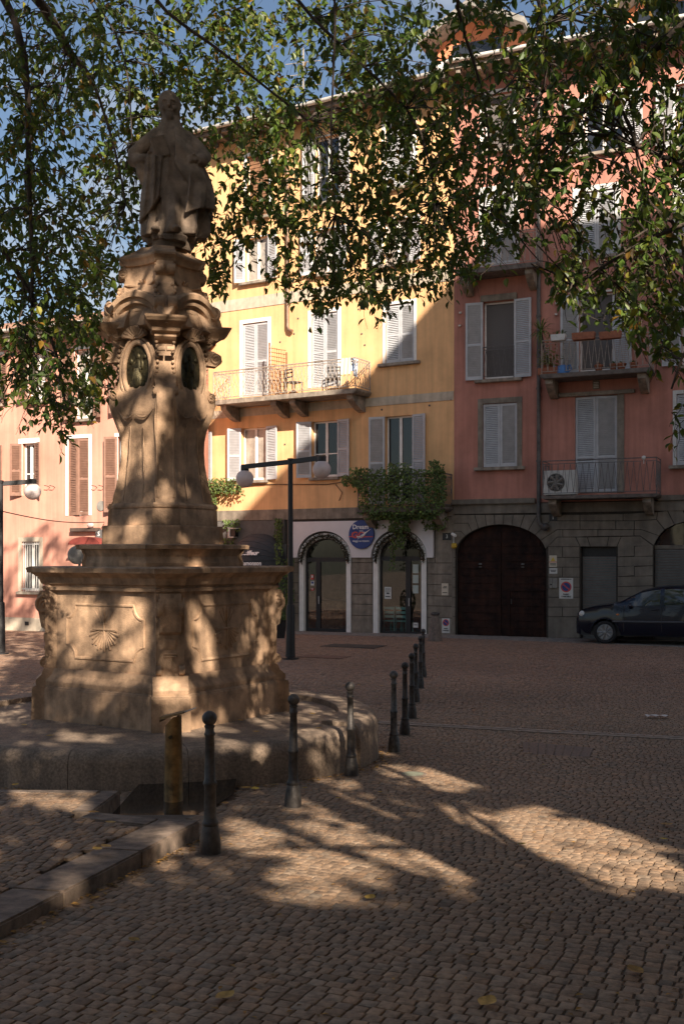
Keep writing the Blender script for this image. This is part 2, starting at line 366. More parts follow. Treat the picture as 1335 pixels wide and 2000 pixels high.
def balcony(root, fac, px0, px1, py, o, thick, rh, pat, m, corb, slabm=None, ornate=False):
    a, b = fac.sx(px0, -o), fac.sx(px1, -o); z = fac.loc((px0 + px1) / 2, py, -o)[1]
    bl = MB().prism([(a - .03, z - thick * .45), (a - .03, z), (b + .03, z), (b + .03, z - thick * .45), (b - .05, z - thick), (a + .05, z - thick)], -o - .03, -.002).build('balcony', slabm or M_conc, root, smooth=0, bevel=.012)
    railing(bl, [(a + .02, -.01), (a + .02, -o + .03), (b - .02, -o + .03), (b - .02, -.01)], z, z + rh, pat, m)
    for px in corb:
        s_ = fac.sx(px, -o * .8); pr = [(-.003, z - thick - .003), (-o * .86, z - thick - .003), (-o * .86, z - thick - .13)]
        pr += [(-o * .86 * (1 - t) - .003, z - thick - .13 - .34 * math.sin(t * math.pi / 2)) for t in (.15, .35, .6, .85, 1)]
        MB().add([(s_ - .11, q[0], q[1]) for q in pr] + [(s_ + .11, q[0], q[1]) for q in pr],
                 [tuple(range(len(pr))), tuple(range(2 * len(pr) - 1, len(pr) - 1, -1))] + [(i, i + len(pr), (i + 1) % len(pr) + len(pr), (i + 1) % len(pr)) for i in range(len(pr))]).build('corbel', M_conc, bl, smooth=30)
    return bl, a, b, z
def downpipe(root, x, y, z0, z1, m, r=.055, elbow=True, name='downpipe'):
    mb = MB(); p = [(x, y, z1), (x, y, z0)]
    if elbow: p = [(x, y, z1), (x, y, z0 + .18), (x + .06, y - .01, z0 + .05), (x + .20, y - .02, z0)]
    mb.tube(p, r, 10)
    k = z1 - 1.0
    while k > z0 + .3: mb.tube([(x, y, k), (x, y, k + .06)], r * 1.3, 10); k -= 2.1
    return mb.build(name, m, root, smooth=40)
def eaves(root, s0, s1, zt, over, m_soff, m_gut, ridge=2.4, name='roof', tile=None, dep=11):
    MB().box(s0, s1, -over + .08, .6, zt, zt + .16).build('soffit', m_soff, root, smooth=0)
    mb = MB(); x = s0 + .3
    while x < s1 - .2: mb.box(x, x + .12, -over + .14, -.003, zt - .13, zt - .003); x += .62
    mb.build('eave_bracket', m_soff, root, smooth=0)
    rf = MB().add([(s0, -over, zt + .17), (s1, -over, zt + .17), (s1, dep / 2, zt + ridge), (s0, dep / 2, zt + ridge), (s0, dep, zt + .17), (s1, dep, zt + .17)], [(0, 1, 2, 3), (3, 2, 5, 4), (0, 3, 4), (1, 5, 2)]).build(name, tile or M_tile, root, smooth=0, fix=False)
    mb = MB(); n = 8; mb.sweep([(.09 * math.cos(math.pi + math.pi * i / n), .10 * math.sin(math.pi + math.pi * i / n)) for i in range(n + 1)] + [(.075, 0), (-.075, 0)],
        [(Vector((s, -over - .02, zt + .22)), Vector((0, 1, 0)), Vector((0, 0, 1))) for s in (s0, s1)]); mb.build('gutter', m_gut, rf, smooth=40)

# ================================================================ ochre yellow house
JX, JY = (886 - CX) / F * 33.0, 33.0
FY = Fac(JX, JY, .8626, -.506)                       # x runs to the right and ends at 0 (the party line with the red house)
FR = Fac(JX, JY, .915, -.404)
yel = thing('yellow_house', 'ochre yellow apartment house with grey shutters and two arched shop doors below', 'house', (JX, JY, 0), FY.rot)
YS0 = FY.sx(366); ZG = -1.3
ZB0 = FY.loc(660, 1013)[1]; ZB1 = FY.loc(660, 996)[1]; YT = 15.55
hy = []
W_ = lambda *r: FY.rect(*r)
SUR = (.13, M_white)
window(yel, W_(472, 835, 521, 938), hy, 'curtain', 'open', sw=(.47, .47), ang=(22, 10), sill=.06, pane_bars=0)
window(yel, W_(609, 822, 660, 932), hy, 'glass', 'open', sw=(.50, .47), ang=(18, 10), sill=.06, surround=None)
window(yel, W_(752, 812, 806, 984), hy, 'glass', 'open', sw=(.52, .47), ang=(12, 10))
_r = W_(752, 812, 806, 984)
window(yel, W_(350, 846, 396, 945), hy, 'glass', 'open', sw=(.4, .47), ang=(15, 10), sill=.06)
window(yel, W_(474, 630, 523, 774), hy, 'glass', 'closed', surround=SUR)
window(yel, W_(608, 611, 659, 756), hy, 'glass', 'closed', surround=SUR)
window(yel, W_(752, 593, 808, 708), hy, 'glass', 'closed', surround=(.09, M_white), sill=.22)
window(yel, W_(478, 464, 524, 549), hy, 'curtain', 'open', sw=(.34, .40), ang=(25, 12), surround=(.05, M_white), sill=.16, pane_bars=0)
window(yel, W_(612, 448, 658, 534), hy, 'curtain', 'open', sw=(.42, .42), ang=(16, 12), surround=(.05, M_white), sill=.16)
window(yel, W_(748, 428, 800, 515), hy, 'curtain', 'open', sw=(.42, .42), ang=(16, 12), surround=(.05, M_white), sill=.16)
window(yel, W_(482, 302, 526, 424), hy, 'blind', 'none', surround=SUR, sill=.08)
window(yel, W_(616, 266, 664, 394), hy, 'glass', 'open', sw=(.42, .42), ang=(16, 12), surround=(.05, M_white), sill=.08)
window(yel, W_(752, 236, 806, 366), hy, 'glass', 'closed', surround=SUR, sill=.08)
mb = MB(); wall_holes(mb, YS0, -.001, ZB0, YT, hy)
mb.add([(YS0, 0, ZG), (YS0, 10, ZG), (YS0, 10, YT), (YS0, 0, YT)], [(0, 1, 2, 3)]); mb.add([(-.001, 0, ZG), (-.001, 10, ZG), (-.001, 10, YT), (-.001, 0, YT)], [(3, 2, 1, 0)])
mb.box(YS0, -.001, 3.2, 10, ZG, YT)
mb.build('wall', M_yel, yel, smooth=0, fix=False)
# horizontal stone bands
def band(root, fac, s0, s1, z0, z1, m=M_band, pr=.02, name='stone_band'): return MB().box(s0, s1, -pr, -.001, z0, z1).build(name, m, root, smooth=0, bevel=.006)
band(yel, FY, YS0, -.01, FY.loc(800, 788)[1], FY.loc(800, 771)[1]); band(yel, FY, YS0, -.01, FY.loc(430, 611)[1], FY.loc(430, 589)[1])
band(yel, FY, YS0, -.01, ZB0, FY.loc(660, 992)[1], M_gstone, .045, 'base_course')
# roller blind slats hanging in the top window
a, b, c, d = W_(482, 302, 526, 424); mb = MB(); n = 16
for i in range(n): z = c + (d - c) * i / n; mb.box(a + .06, b - .06, .10, .125, z + .01, z + (d - c) / n - .012)
mb.build('reed_blind', M_wood, yel, smooth=0)
bl, a, b, z = balcony(yel, FY, 415, 694, 770, .95, .16, .93, 'orn', M_railw, (438, 535, 572, 684)); YBZ = z; YBA, YBB = a, b
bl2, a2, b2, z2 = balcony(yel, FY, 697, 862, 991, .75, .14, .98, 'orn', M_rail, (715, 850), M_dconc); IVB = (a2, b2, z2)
xs = FY.sx(561, -.08); downpipe(yel, xs, -.08, FY.loc(561, 648, -.08)[1], YT, M_pipe)
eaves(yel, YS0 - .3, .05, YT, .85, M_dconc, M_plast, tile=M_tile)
for px, py in ((582, 622), (574, 652), (547, 668), (706, 652), (712, 674), (700, 604), (433, 812), (447, 808), (540, 770), (745, 800), (838, 792), (556, 868), (420, 640), (880, 780)):
    s_, z_ = FY.loc(px, py); MB().lathe([(.035, 0), (.03, .012), (.012, .02)], 8, Matrix.Translation((s_, -.001, z_)) @ Matrix.Rotation(R(90), 4, 'X')).build('wall_anchor', M_gpipe, yel, smooth=0)
# ground floor in grey ashlar with two arched doors
ZD = FY.loc(640, 1238)[1]
D1 = (FY.sx(585), FY.sx(686), FY.loc(636, 1090)[1], FY.loc(636, 1041)[1]); D2 = (FY.sx(729), FY.sx(833), FY.loc(780, 1088)[1], FY.loc(780, 1037)[1])
SA = FY.sx(434); SB = FY.sx(563)
gh = [(D1[0], D1[1], ZD, D1[3]), (D2[0], D2[1], ZD, D2[3]), (SA + .3, SB - .35, ZD, FY.loc(500, 1085)[1])]
mb = MB(); wall_holes(mb, YS0, -.001, ZG, ZB0, gh, .2); spandrels(mb, *D1, depth=.2); spandrels(mb, *D2, depth=.2)
mb.build('ground_floor_wall', M_mort, yel, smooth=0, fix=False)
# ashlar blocks on the piers
rows = [FY.loc(706, y)[1] for y in (1243, 1202, 1180, 1161, 1140, 1120, 1099)]
for (p0, p1) in ((566, 583.5), (687, 727.5), (835, 884)):
    s0, s1 = FY.sx(p0), FY.sx(p1); mb = MB()
    for q in range(len(rows) - 1): mb.box(s0, s1, -.03, -.002, (rows[q] if q else ZG) + .008, rows[q + 1] - .008)
    if p0 == 835: mb.box(FY.sx(850), -.01, -.03, -.002, rows[-1] + .008, ZB0 - .01)
    mb.build('ashlar_pier', M_gstone, yel, smooth=0, bevel=.006)
    MB().box(s0, min(s1, FY.sx(850) - .01), -.034, -.002, rows[-1] + .008, FY.loc(706, 1089)[1] - .006).build('impost', M_gstone, yel, smooth=0, bevel=.006)
# white panel over both arches
pz0 = FY.loc(706, 1089)[1]; pz1 = FY.loc(706, 1017)[1]; pa, pb = FY.sx(567), FY.sx(848)
def o_arch(D, k): c = (D[0] + D[1]) / 2; h = (D[1] - D[0]) / 2 + k; return arch_pts(c - h, c + h, pz0, D[3] + k + .02, 20)
poly = [(pa, pz1), (pa, pz0)] + o_arch(D1, .04) + o_arch(D2, .04) + [(pb, pz0), (pb, pz1)]
MB().prism(poly, -.10, -.004).build('shop_fascia', M_wpanel, yel, smooth=0, fix=True)
# dark grey salon front to the left
MB().prism([(SA - 1.6, FY.loc(500, 1017)[1]), (SA - 1.6, FY.loc(500, 1062)[1]), (SB - .12, FY.loc(500, 1062)[1]), (SB - .12, FY.loc(500, 1017)[1])], -.05, -.003).build('salon_fascia', M_salon, yel, smooth=0)
for q in (SA - .6, SB - .36): MB().box(q, q + .3, -.03, -.003, ZG, FY.loc(500, 1063)[1]).build('salon_pier', M_salon, yel, smooth=0)
sg = MB().box(SA + .3, SB - .35, .12, .16, ZD, FY.loc(500, 1085)[1]).build('salon_window', M_glass, yel, smooth=0)
# shop doors
def shopdoor(D, leaf_l, name):
    w0, w1, zs, zt = D; t = .17
    def out(k, zz=None): return arch_pts(w0 + k, w1 - k, zs, zt - k, 20)
    su = MB(); o, i = out(0.004), out(t)
    prof = [(w0 + .004, ZD)] + o + [(w1 - .004, ZD)] + [(w1 - t, ZD)] + i[::-1] + [(w0 + t, ZD)]
    n = len(o) + 2; A = [(w0 + .004, ZD)] + o + [(w1 - .004, ZD)]; B = [(w0 + t, ZD)] + i + [(w1 - t, ZD)]
    vs = [(p[0], -.035, p[1]) for p in A] + [(p[0], -.035, p[1]) for p in B] + [(p[0], .16, p[1]) for p in A] + [(p[0], .16, p[1]) for p in B]
    fs = []
    for k in range(n - 1): fs += [(k, k + 1, n + k + 1, n + k), (n + k, n + k + 1, 3 * n + k + 1, 3 * n + k), (k, 2 * n + k, 2 * n + k + 1, k + 1)]
    su.add(vs, fs); dr = su.build('shop_door', M_white, yel, smooth=0, fix=False)
    MB().box(w0 - .02, w1 + .02, -.10, .25, ZD - .10, ZD).build('threshold', M_band, dr, smooth=0, bevel=.01)
    a, b = w0 + t, w1 - t; f = .075; y0, y1 = .10, .15; zt2 = zs - .12
    fr = MB(); fr.box(a, a + f, y0, y1, ZD, zs); fr.box(b - f, b, y0, y1, ZD, zs); fr.box(a + f, b - f, y0, y1, ZD, ZD + .16); fr.box(a + f, b - f, y0, y1, zt2, zs + .02)
    m_ = a + (b - a) * leaf_l; fr.box(m_ - .085, m_ + .085, y0 - .01, y1, ZD + .16, zt2)
    ar = arch_pts(a, b, zs, zt - t, 20); ai = arch_pts(a + .05, b - .05, zs, zt - t - .05, 20); n = len(ar)
    fr.add([(p[0], y0, p[1]) for p in ar] + [(p[0], y0, p[1]) for p in ai] + [(p[0], y1, p[1]) for p in ai], [(k, k + 1, n + k + 1, n + k) for k in range(n - 1)] + [(n + k, n + k + 1, 2 * n + k + 1, 2 * n + k) for k in range(n - 1)])
    fr.build('door_frame', M_black, dr, smooth=0, fix=False)
    g = MB(); g.box(a + f, m_ - .085, .12, .128, ZD + .16, zt2); g.box(m_ + .085, b - f, .12, .128, ZD + .16, zt2)
    g.add([(p[0], .124, p[1]) for p in ai], [tuple(range(len(ai)))])
    g.build('glass', M_sglass, dr, smooth=0, fix=False)
    MB().tube([(m_ + .05, y0 - .06, ZD + .95), (m_ + .05, y0 - .06, ZD + 1.2)], .014, 6).build('handle', M_plast, dr)
    return dr
d1 = shopdoor(D1, .30, 'left'); d2 = shopdoor(D2, .66, 'right')
# room behind the shop fronts
ra, rb = FY.sx(570), FY.sx(880); mb = MB()
mb.add([(ra, .22, ZD), (rb, .22, ZD), (rb, 3.1, ZD), (ra, 3.1, ZD), (ra, .22, ZB0 + .2), (rb, .22, ZB0 + .2), (rb, 3.1, ZB0 + .2), (ra, 3.1, ZB0 + .2)], [(0, 1, 2, 3), (7, 6, 5, 4), (2, 6, 7, 3), (0, 3, 7, 4), (1, 5, 6, 2)])
mb.build('shop_interior', M_interior, yel, smooth=0, fix=False)

# ================================================================ terracotta red house
red = thing('red_house', 'terracotta red apartment house with grey stone ground floor and dark arched gate', 'house', (JX, JY, 0), FR.rot)
RS1 = 11.5; RT = 15.75; hr = []
Q_ = lambda *r: FR.rect(*r)
RB0 = FR.loc(960, 983)[1]; RB1 = FR.loc(960, 976)[1]
STS = (.15, M_gstone)
window(red, Q_(942, 787, 1009, 912), hr, 'glass', 'closed', surround=STS, sill=.24, mid=())
wn = window(red, Q_(943, 588, 1004, 740), hr, 'blind', 'open', sw=(.52, .52), ang=(6, 6), sill=.24, mid=(.44,))
a, b, c, d = Q_(943, 588, 1004, 740); railing(wn, [(a + .01, -.06), (b - .01, -.06)], c + .02, c + .95, 'zig', M_rail)
MB().box(a - .08, b + .08, -.05, -.003, d + .01, d + .2).build('lintel', M_gstone, wn, smooth=0, bevel=.01)
window(red, Q_(944, 372, 1004, 518), hr, 'glass', 'closed', surround=(.15, M_plast), mid=(.4,))
window(red, Q_(944, 182, 1002, 292), hr, 'blind', 'none', surround=(.12, M_white), sill=.1)
window(red, Q_(1122, 773, 1204, 963), hr, 'glass', 'closed', mid=(.36,), ajar=4)
a, b, c, d = Q_(1122, 773, 1204, 963); MB().box(b, b + .2, -.03, -.003, c, d).build('jamb', M_gstone, red, smooth=0, bevel=.008)
MB().box(FR.sx(1091), FR.sx(1239), -.10, -.003, d + .01, d + .12).build('lintel', M_conc, red, smooth=0, bevel=.01)
window(red, Q_(1130, 572, 1197, 726), hr, 'blind', 'open', sw=(.52, .52), ang=(6, 6), mid=(.42,), surround=(.05, M_plast))
window(red, Q_(1128, 372, 1200, 500), hr, 'glass', 'closed', surround=(.16, M_plast), sill=.12, mid=(.45,))
window(red, Q_(1140, 186, 1216, 296), hr, 'glass', 'open', sw=(.55, .55), ang=(8, 8), surround=(.1, M_white), sill=.12)
window(red, Q_(1320, 768, 1378, 908), hr, 'glass', 'closed', surround=(.10, M_plast), sill=.2, mid=())
window(red, Q_(1330, 566, 1392, 712), hr, 'blind', 'open', sw=(.52, .52), ang=(6, 6), mid=(.42,), sill=.1)
window(red, Q_(1324, 352, 1390, 492), hr, 'glass', 'closed', surround=(.15, M_plast), sill=.1)
window(red, Q_(1318, 160, 1386, 286), hr, 'glass', 'open', sw=(.52, .52), ang=(8, 8), surround=(.1, M_white), sill=.1)
for i, px in enumerate((1530, 1700)):
    for y0, y1 in ((742, 905), (530, 690), (310, 470), (90, 240)): window(red, Q_(px, y0, px + 78, y1), hr, 'glass', 'closed', surround=STS, sill=.1)
mb = MB(); wall_holes(mb, 0, RS1, RB0, RT, hr)
mb.add([(0, 0, RB0), (0, 10, RB0), (0, 10, RT), (0, 0, RT)], [(0, 1, 2, 3)]); mb.add([(RS1, 0, ZG), (RS1, 10, ZG), (RS1, 10, RT), (RS1, 0, RT)], [(3, 2, 1, 0)]); mb.box(0.01, RS1, 3.2, 10, ZG, RT)
mb.build('wall', M_red, red, smooth=0, fix=False)
MB().box(-.05, FR.sx(1046), -.14, -.001, RB0 - .03, RB1 + .02).build('string_course', M_gblock, red, smooth=0, bevel=.02)
MB().box(FR.sx(1283), RS1, -.10, -.001, RB0 - .03, RB1 + .02).build('string_course', M_gblock, red, smooth=0, bevel=.02)
MB().box(0.002, RS1, -.05, -.001, FR.loc(960, 1003)[1], RB0 - .032).build('fascia_course', M_gblock, red, smooth=0)
# ground floor: dark mortar sheet with proud rusticated blocks
ZR = FR.loc(980, 1243)[1]
GA, GB_ = FR.sx(890), FR.sx(1066); GS, GT = FR.loc(978, 1083)[1], FR.loc(978, 1025)[1]
HA, HB = FR.sx(1133), FR.sx(1202); HT = FR.loc(1167, 1068)[1]
KA, KB = FR.sx(1275), FR.sx(1462); KS, KT = FR.loc(1368, 1068)[1], FR.loc(1368, 1012)[1]
g2 = [(GA, GB_, ZR, GT), (HA, HB, ZR - .02, HT), (KA, KB, ZR - .02, KT)]
mb = MB(); wall_holes(mb, 0, RS1, ZG, RB0, g2, .3); spandrels(mb, GA, GB_, GS, GT, depth=.3); spandrels(mb, KA, KB, KS, KT, depth=.3)
mb.build('ground_floor_wall', M_mort, red, smooth=0, fix=False)
mb = MB()
def c8(x, y): return FR.loc(860 + x / 2.81, 950 + y / 2.81)
def blk(pts, pr=.03):
    p = inset([c8(*q) for q in pts], .009); mb.prism(p, -pr, -.002)
ar = [(82 + 248 - 248 * math.cos(math.pi * i / 60), 374 - 164 * math.sin(math.pi * i / 60)) for i in range(61)]
def aseg(x0, x1):                                      # points of the gate arch between two abscissae
    q = [p for p in ar if x0 < p[0] < x1]
    f = lambda x: 374 - 164 * math.sqrt(max(0, 1 - ((x - 330) / 248) ** 2))
    return [(x0, f(x0))] + q + [(x1, f(x1))]
tops = [187, 245, 295, 347, 398, 460, 530]; bots = [208, 252, 298, 345, 392, 436, 480]
for i in range(6): blk([(tops[i], 155), (tops[i + 1], 155)] + aseg(bots[i], bots[i + 1])[::-1])
blk([(60, 155), (187, 155)] + aseg(172, 208)[::-1] + [(152, 202), (60, 202)])
blk([(60, 202), (152, 202)] + aseg(136, 172)[::-1] + [(112, 246), (60, 246)])
blk([(60, 246), (112, 246)] + aseg(92, 136)[::-1] + [(60, 330)])
blk([(530, 155), (764, 155), (764, 189), (602, 189)] + aseg(480, 517)[::-1])
blk([(602, 189), (764, 189), (764, 237), (640, 237)] + aseg(517, 548)[::-1])
blk([(640, 237), (670, 237), (670, 278), (640, 278)] + aseg(548, 574)[::-1]); blk([(670, 237), (862, 237), (862, 274), (740, 278), (670, 278)]); blk([(862, 237), (1060, 237), (1060, 272), (862, 274)])
blk([(764, 155), (1000, 150), (1000, 189), (764, 189)]); blk([(764, 189), (960, 189), (960, 237), (764, 237)]); blk([(960, 189), (1062, 189), (1062, 237), (960, 237)]); blk([(1000, 150), (1190, 140), (1183, 182), (1062, 189), (1000, 189)])
blk([(640, 278), (740, 278), (766, 331), (584, 331)] + []); blk([(740, 278), (804, 278), (821, 331), (766, 331)]); blk([(804, 278), (922, 276), (912, 331), (821, 331)]); blk([(922, 276), (990, 275), (966, 331), (912, 331)]); blk([(990, 275), (1094, 272), (1164, 326), (966, 331)])
blk([(1062, 189), (1183, 182), (1228, 238), (1197, 271), (1100, 237), (1062, 237)]); blk([(1060, 237), (1100, 237), (1197, 271), (1168, 324), (1094, 272), (1060, 272)])
blk([(1190, 140), (1243, 132), (1282, 210), (1229, 237), (1183, 182)]); blk([(1243, 132), (1325, 124), (1350, 190), (1283, 210)])
rowsy = [331, 390, 443, 498, 553, 608, 662, 715, 832]
for i in range(8):
    y0, y1 = rowsy[i], rowsy[i + 1]; al = i in (0, 2, 6)
    cuts = [589, 668, 762] if al else [589, 762]
    for a, b in zip(cuts[:-1], cuts[1:]): blk([(a, y0), (b, y0), (b, y1), (a, y1)])
    cuts = [970, 1062, 1164] if al else [970, 1164]
    for a, b in zip(cuts[:-1], cuts[1:]): blk([(a, y0 - 3), (b, y0 - 8), (b, y1 - 8), (a, y1 - 3)])
    if i > 0: blk([(62, y0), (82, y0), (82, y1), (62, y1)], .05)
    else: blk([(62, y0), (82, y0), (82, y1), (62, y1)], .05)
mb.box(KB + .02, RS1, -.03, -.002, ZG, RB0 - .2)
mb.build('rusticated_blocks', M_gblock, red, smooth=0, bevel=.006)
# gate
ga = arch_pts(GA + .01, GB_ - .01, GS, GT - .01, 24)
mb = MB(); mb.prism([(GA + .01, ZR)] + ga + [(GB_ - .01, ZR)], .16, .22); gt = mb.build('gate', M_gate, red, smooth=0)
mb = MB(); n = 15
zs_ = [ZR + .02 + (GT - ZR) * i / n for i in range(n + 1)]; cx_ = (GA + GB_) / 2; hw = (GB_ - GA) / 2
for i in range(n):
    zt_ = zs_[i + 1] - .012; k = 1.0
    if zt_ > GS: k = math.sqrt(max(0, 1 - ((zt_ - GS) / (GT - GS)) ** 2))
    if k < .15: continue
    for sgn in (-1, 1):
        x0, x1 = cx_ + sgn * .02, cx_ + sgn * (hw * k - .03)
        mb.box(min(x0, x1), max(x0, x1), .13 + .008 * rnd.random(), .158, zs_[i], zt_)
mb.build('planks', M_gate, gt, smooth=0, bevel=.006)
mb = MB(); wx = FR.sx(995, .13)
for q in (wx, FR.sx(1062, .13)): mb.box(q - .015, q + .015, .10, .128, ZR + .02, FR.loc(1000, 1152, .13)[1])
mb.box(wx, FR.sx(1062, .13), .10, .128, FR.loc(1000, 1152, .13)[1] - .03, FR.loc(1000, 1152, .13)[1]); mb.build('wicket', M_gate, gt, smooth=0)
mb = MB()
for q in (932, 1015): mb.box(FR.sx(q), FR.sx(q) + .09, .105, .125, FR.loc(932, 1103)[1], FR.loc(932, 1100)[1]); mb.box(FR.sx(q), FR.sx(q) + .09, .105, .125, FR.loc(932, 1108)[1], FR.loc(932, 1106.5)[1])
mb.build('letter_slot', M_ironlt, gt, smooth=0)
MB().tube([(wx + .06, .07, FR.loc(995, 1180)[1]), (wx + .06, .07, FR.loc(995, 1170)[1])], .02, 8).build('handle', M_iron, gt)
# roller shutters
def roller(a, b, z0, z1, top):
    mb = MB(); n = int((z1 - z0 - top) / .075)
    for i in range(n):
        z = z0 + (z1 - z0 - top) * i / n; h = (z1 - z0 - top) / n
        mb.prism([(0, 0), (0, 0)] if False else [(a + .02, z + .003), (b - .02, z + .003), (b - .02, z + h - .003), (a + .02, z + h - .003)], .16 + .0, .20); mb.box(a + .02, b - .02, .145, .159, z + h * .25, z + h * .75)
    r = mb.build('roller_shutter', M_roller, red, smooth=0); MB().box(a + .004, b - .004, .19, .28, z1 - top, z1 - .004).build('shutter_box', M_black, r, smooth=0); return r
roller(HA, HB, ZR - .01, HT, .28)
roller(KA, KB, ZR - .01, KS - .05, .02)
mb = MB(); mb.prism(arch_pts(KA + .01, KB - .01, KS - .02, KT - .01), .2, .24); fl = mb.build('fanlight', M_glass, red, smooth=0)
MB().box(KA + .01, KB - .01, .14, .199, KS - .05, KS + .05).build('transom', M_gblock, fl, smooth=0)
# balconies, pipe, roof
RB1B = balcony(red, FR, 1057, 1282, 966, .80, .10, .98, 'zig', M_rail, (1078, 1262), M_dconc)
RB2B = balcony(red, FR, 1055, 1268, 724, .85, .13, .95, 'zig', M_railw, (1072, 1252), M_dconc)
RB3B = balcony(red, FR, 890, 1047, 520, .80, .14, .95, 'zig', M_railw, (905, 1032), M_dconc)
xs = FR.sx(1051, -.09); dp = downpipe(red, xs, -.09, FR.loc(1053, 1028, -.09)[1], RT, M_gpipe, .06)
MB().sphere((xs + .2, -.12, FR.loc(1053, 1028, -.09)[1] - .02), .12, 14).build('outlet', M_gpipe, dp)
eaves(red, .02, RS1 + .3, RT, .95, M_conc, M_white, ridge=2.6, tile=M_roof)
# orange dormers on the roof
def dormer(s0, s1, y, z0, zw, zr):
    d_ = MB(); c = (s0 + s1) / 2
    d_.prism([(s0, z0), (s1, z0), (s1, zw), (c, zr), (s0, zw)], y, y + 3.0)
    d = d_.build('dormer', M_orange, red, smooth=0)
    rf = MB(); o = .35; dz = (zr - zw) / (c - s0)
    for sg in (-1, 1):
        e = c + sg * ((s1 - s0) / 2 + o); ze = zw - dz * o
        q = [(c, zr + .03), (e, ze + .03), (e, ze + .22), (c, zr + .26)]
        rf.prism(q, y - .8, y + 3.2)
    rf.build('dormer_roof', M_roof, d, smooth=0)
    MB().box(c - .8, c + .8, y - .03, y - .002, z0 + .5, z0 + 1.25).build('dormer_window', M_glass, d, smooth=0)
    MB().box(s0 + .2, s1 - .2, y - .9, y - .4, z0, z0 + .42).build('parapet', M_white, d, smooth=0)
sa, sb = FR.sx(852, 1.6), FR.sx(1014, 1.6)
dormer(sa, sb, 1.6, RT + .6, FR.loc(930, 78, 1.6)[1], FR.loc(930, 34, 1.6)[1])
sa, sb = FR.sx(1215, 1.6), FR.sx(1385, 1.6)
dormer(sa, sb, 1.6, RT + .6, FR.loc(1290, 15, 1.6)[1], FR.loc(1290, -35, 1.6)[1])

# ================================================================ pink house at the left
PX0, PY0 = (130 - CX) / F * 35.0, 35.0
FP = Fac(PX0, PY0, .899, -.438)
pk = thing('pink_house', 'low salmon pink house with brown shutters behind the monument', 'house', (PX0, PY0, 0), FP.rot)
hp = []; V_ = lambda *r: FP.rect(*r); PS0, PS1 = FP.sx(-420), FP.sx(268); PT = FP.loc(130, 655)[1]
PSUR = (.11, M_white)
window(pk, V_(44, 866, 70, 968), hp, 'glass', 'open', M_shutb, sw=(.38, .40), ang=(20, 28), surround=(.16, M_white))
window(pk, V_(134, 856, 174, 1007), hp, 'glass', 'closed', M_shutb, surround=PSUR, ajar=14)
window(pk, V_(230, 852, 262, 1000), hp, 'glass', 'open', M_shutb, sw=(.42, .42), ang=(18, 18), surround=PSUR)
window(pk, V_(-32, 872, -6, 975), hp, 'glass', 'open', M_shutb, sw=(.4, .36), ang=(20, 18), surround=PSUR)
window(pk, V_(56, 690, 92, 784), hp, 'curtain', 'open', M_shutb, sw=(.38, .38), ang=(20, 20), surround=PSUR, sill=.1)
window(pk, V_(146, 682, 184, 818), hp, 'curtain', 'open', M_shutb, sw=(.42, .42), ang=(20, 20), surround=PSUR, sill=.1)
window(pk, V_(240, 676, 275, 806), hp, 'glass', 'open', M_shutb, sw=(.42, .42), ang=(20, 20), surround=PSUR, sill=.1)
window(pk, V_(-30, 696, 4, 790), hp, 'glass', 'open', M_shutb, sw=(.38, .38), ang=(20, 20), surround=PSUR, sill=.1)
wn = window(pk, V_(43, 1058, 78, 1155), hp, 'glass', 'none', surround=(.14, M_band), sill=.14)
a, b, c, d = V_(43, 1058, 78, 1155); mb = MB(); n = 8
for i in range(n): x = a + (b - a) * (i + .5) / n; mb.tube([(x, .02, c), (x, .02, d)], .013, 5)
mb.box(a, b, .01, .03, d - .1, d - .06); mb.box(a, b, .01, .03, c + .06, c + .1); mb.build('window_bars', M_plast, wn, smooth=0, fix=False)
window(pk, V_(-90, 1060, -50, 1158), hp, 'glass', 'none', surround=(.14, M_band), sill=.14)
mb = MB(); wall_holes(mb, PS0, PS1, ZG, PT, hp); mb.box(PS0, PS1, 2.5, 4, ZG, PT)
mb.add([(PS1, 0, ZG), (PS1, 4, ZG), (PS1, 4, PT), (PS1, 0, PT)], [(3, 2, 1, 0)]); mb.add([(PS0, 0, ZG), (PS0, 4, ZG), (PS0, 4, PT), (PS0, 0, PT)], [(0, 1, 2, 3)])
mb.build('wall', M_pink, pk, smooth=0, fix=False)
MB().box(PS0, PS1, -.035, -.001, ZG, FP.loc(40, 1206)[1]).build('plinth', M_band, pk, smooth=0, bevel=.01)
MB().box(FP.sx(51), FP.sx(58), -.05, -.036, FP.loc(54, 1221)[1], FP.loc(54, 1214)[1]).build('air_vent', M_black, pk, smooth=0)
eaves(pk, PS0 - .2, PS1 + .2, PT, .7, M_conc, M_plast, ridge=1.2, dep=4.2)
xs = FP.sx(238, -.07); downpipe(pk, xs, -.07, FP.loc(238, 1000)[1], PT, M_plast, elbow=False)
mb = MB()
for q in (98, 108, 190, 204): s_, z_ = FP.loc(q, 952); mb.tube([(s_, -.01, z_), (s_ + .03, -.14, z_ + .03), (s_ - .1, -.16, z_ + .06)], .012, 4)
mb.build('shutter_hook', M_iron, pk)
s_, z_ = FP.loc(198, 988); MB().lathe([(.16, 0), (.16, .02)], 20, Matrix.Translation((s_, -.004, z_)) @ Matrix.Rotation(R(90), 4, 'X')).build('round_vent', M_roof, pk)

# ================================================================ houses behind and beside the camera, whose walls shade the square
H_EAVE = 23.0 + EYE
P1 = Vector((JX, JY, EYE + (HY - 545) / F * 33.0)); t = (H_EAVE - P1.z) / -L.z; E1 = P1 - L * t
ed = Vector((.404, .915)); k = L.x / L.y
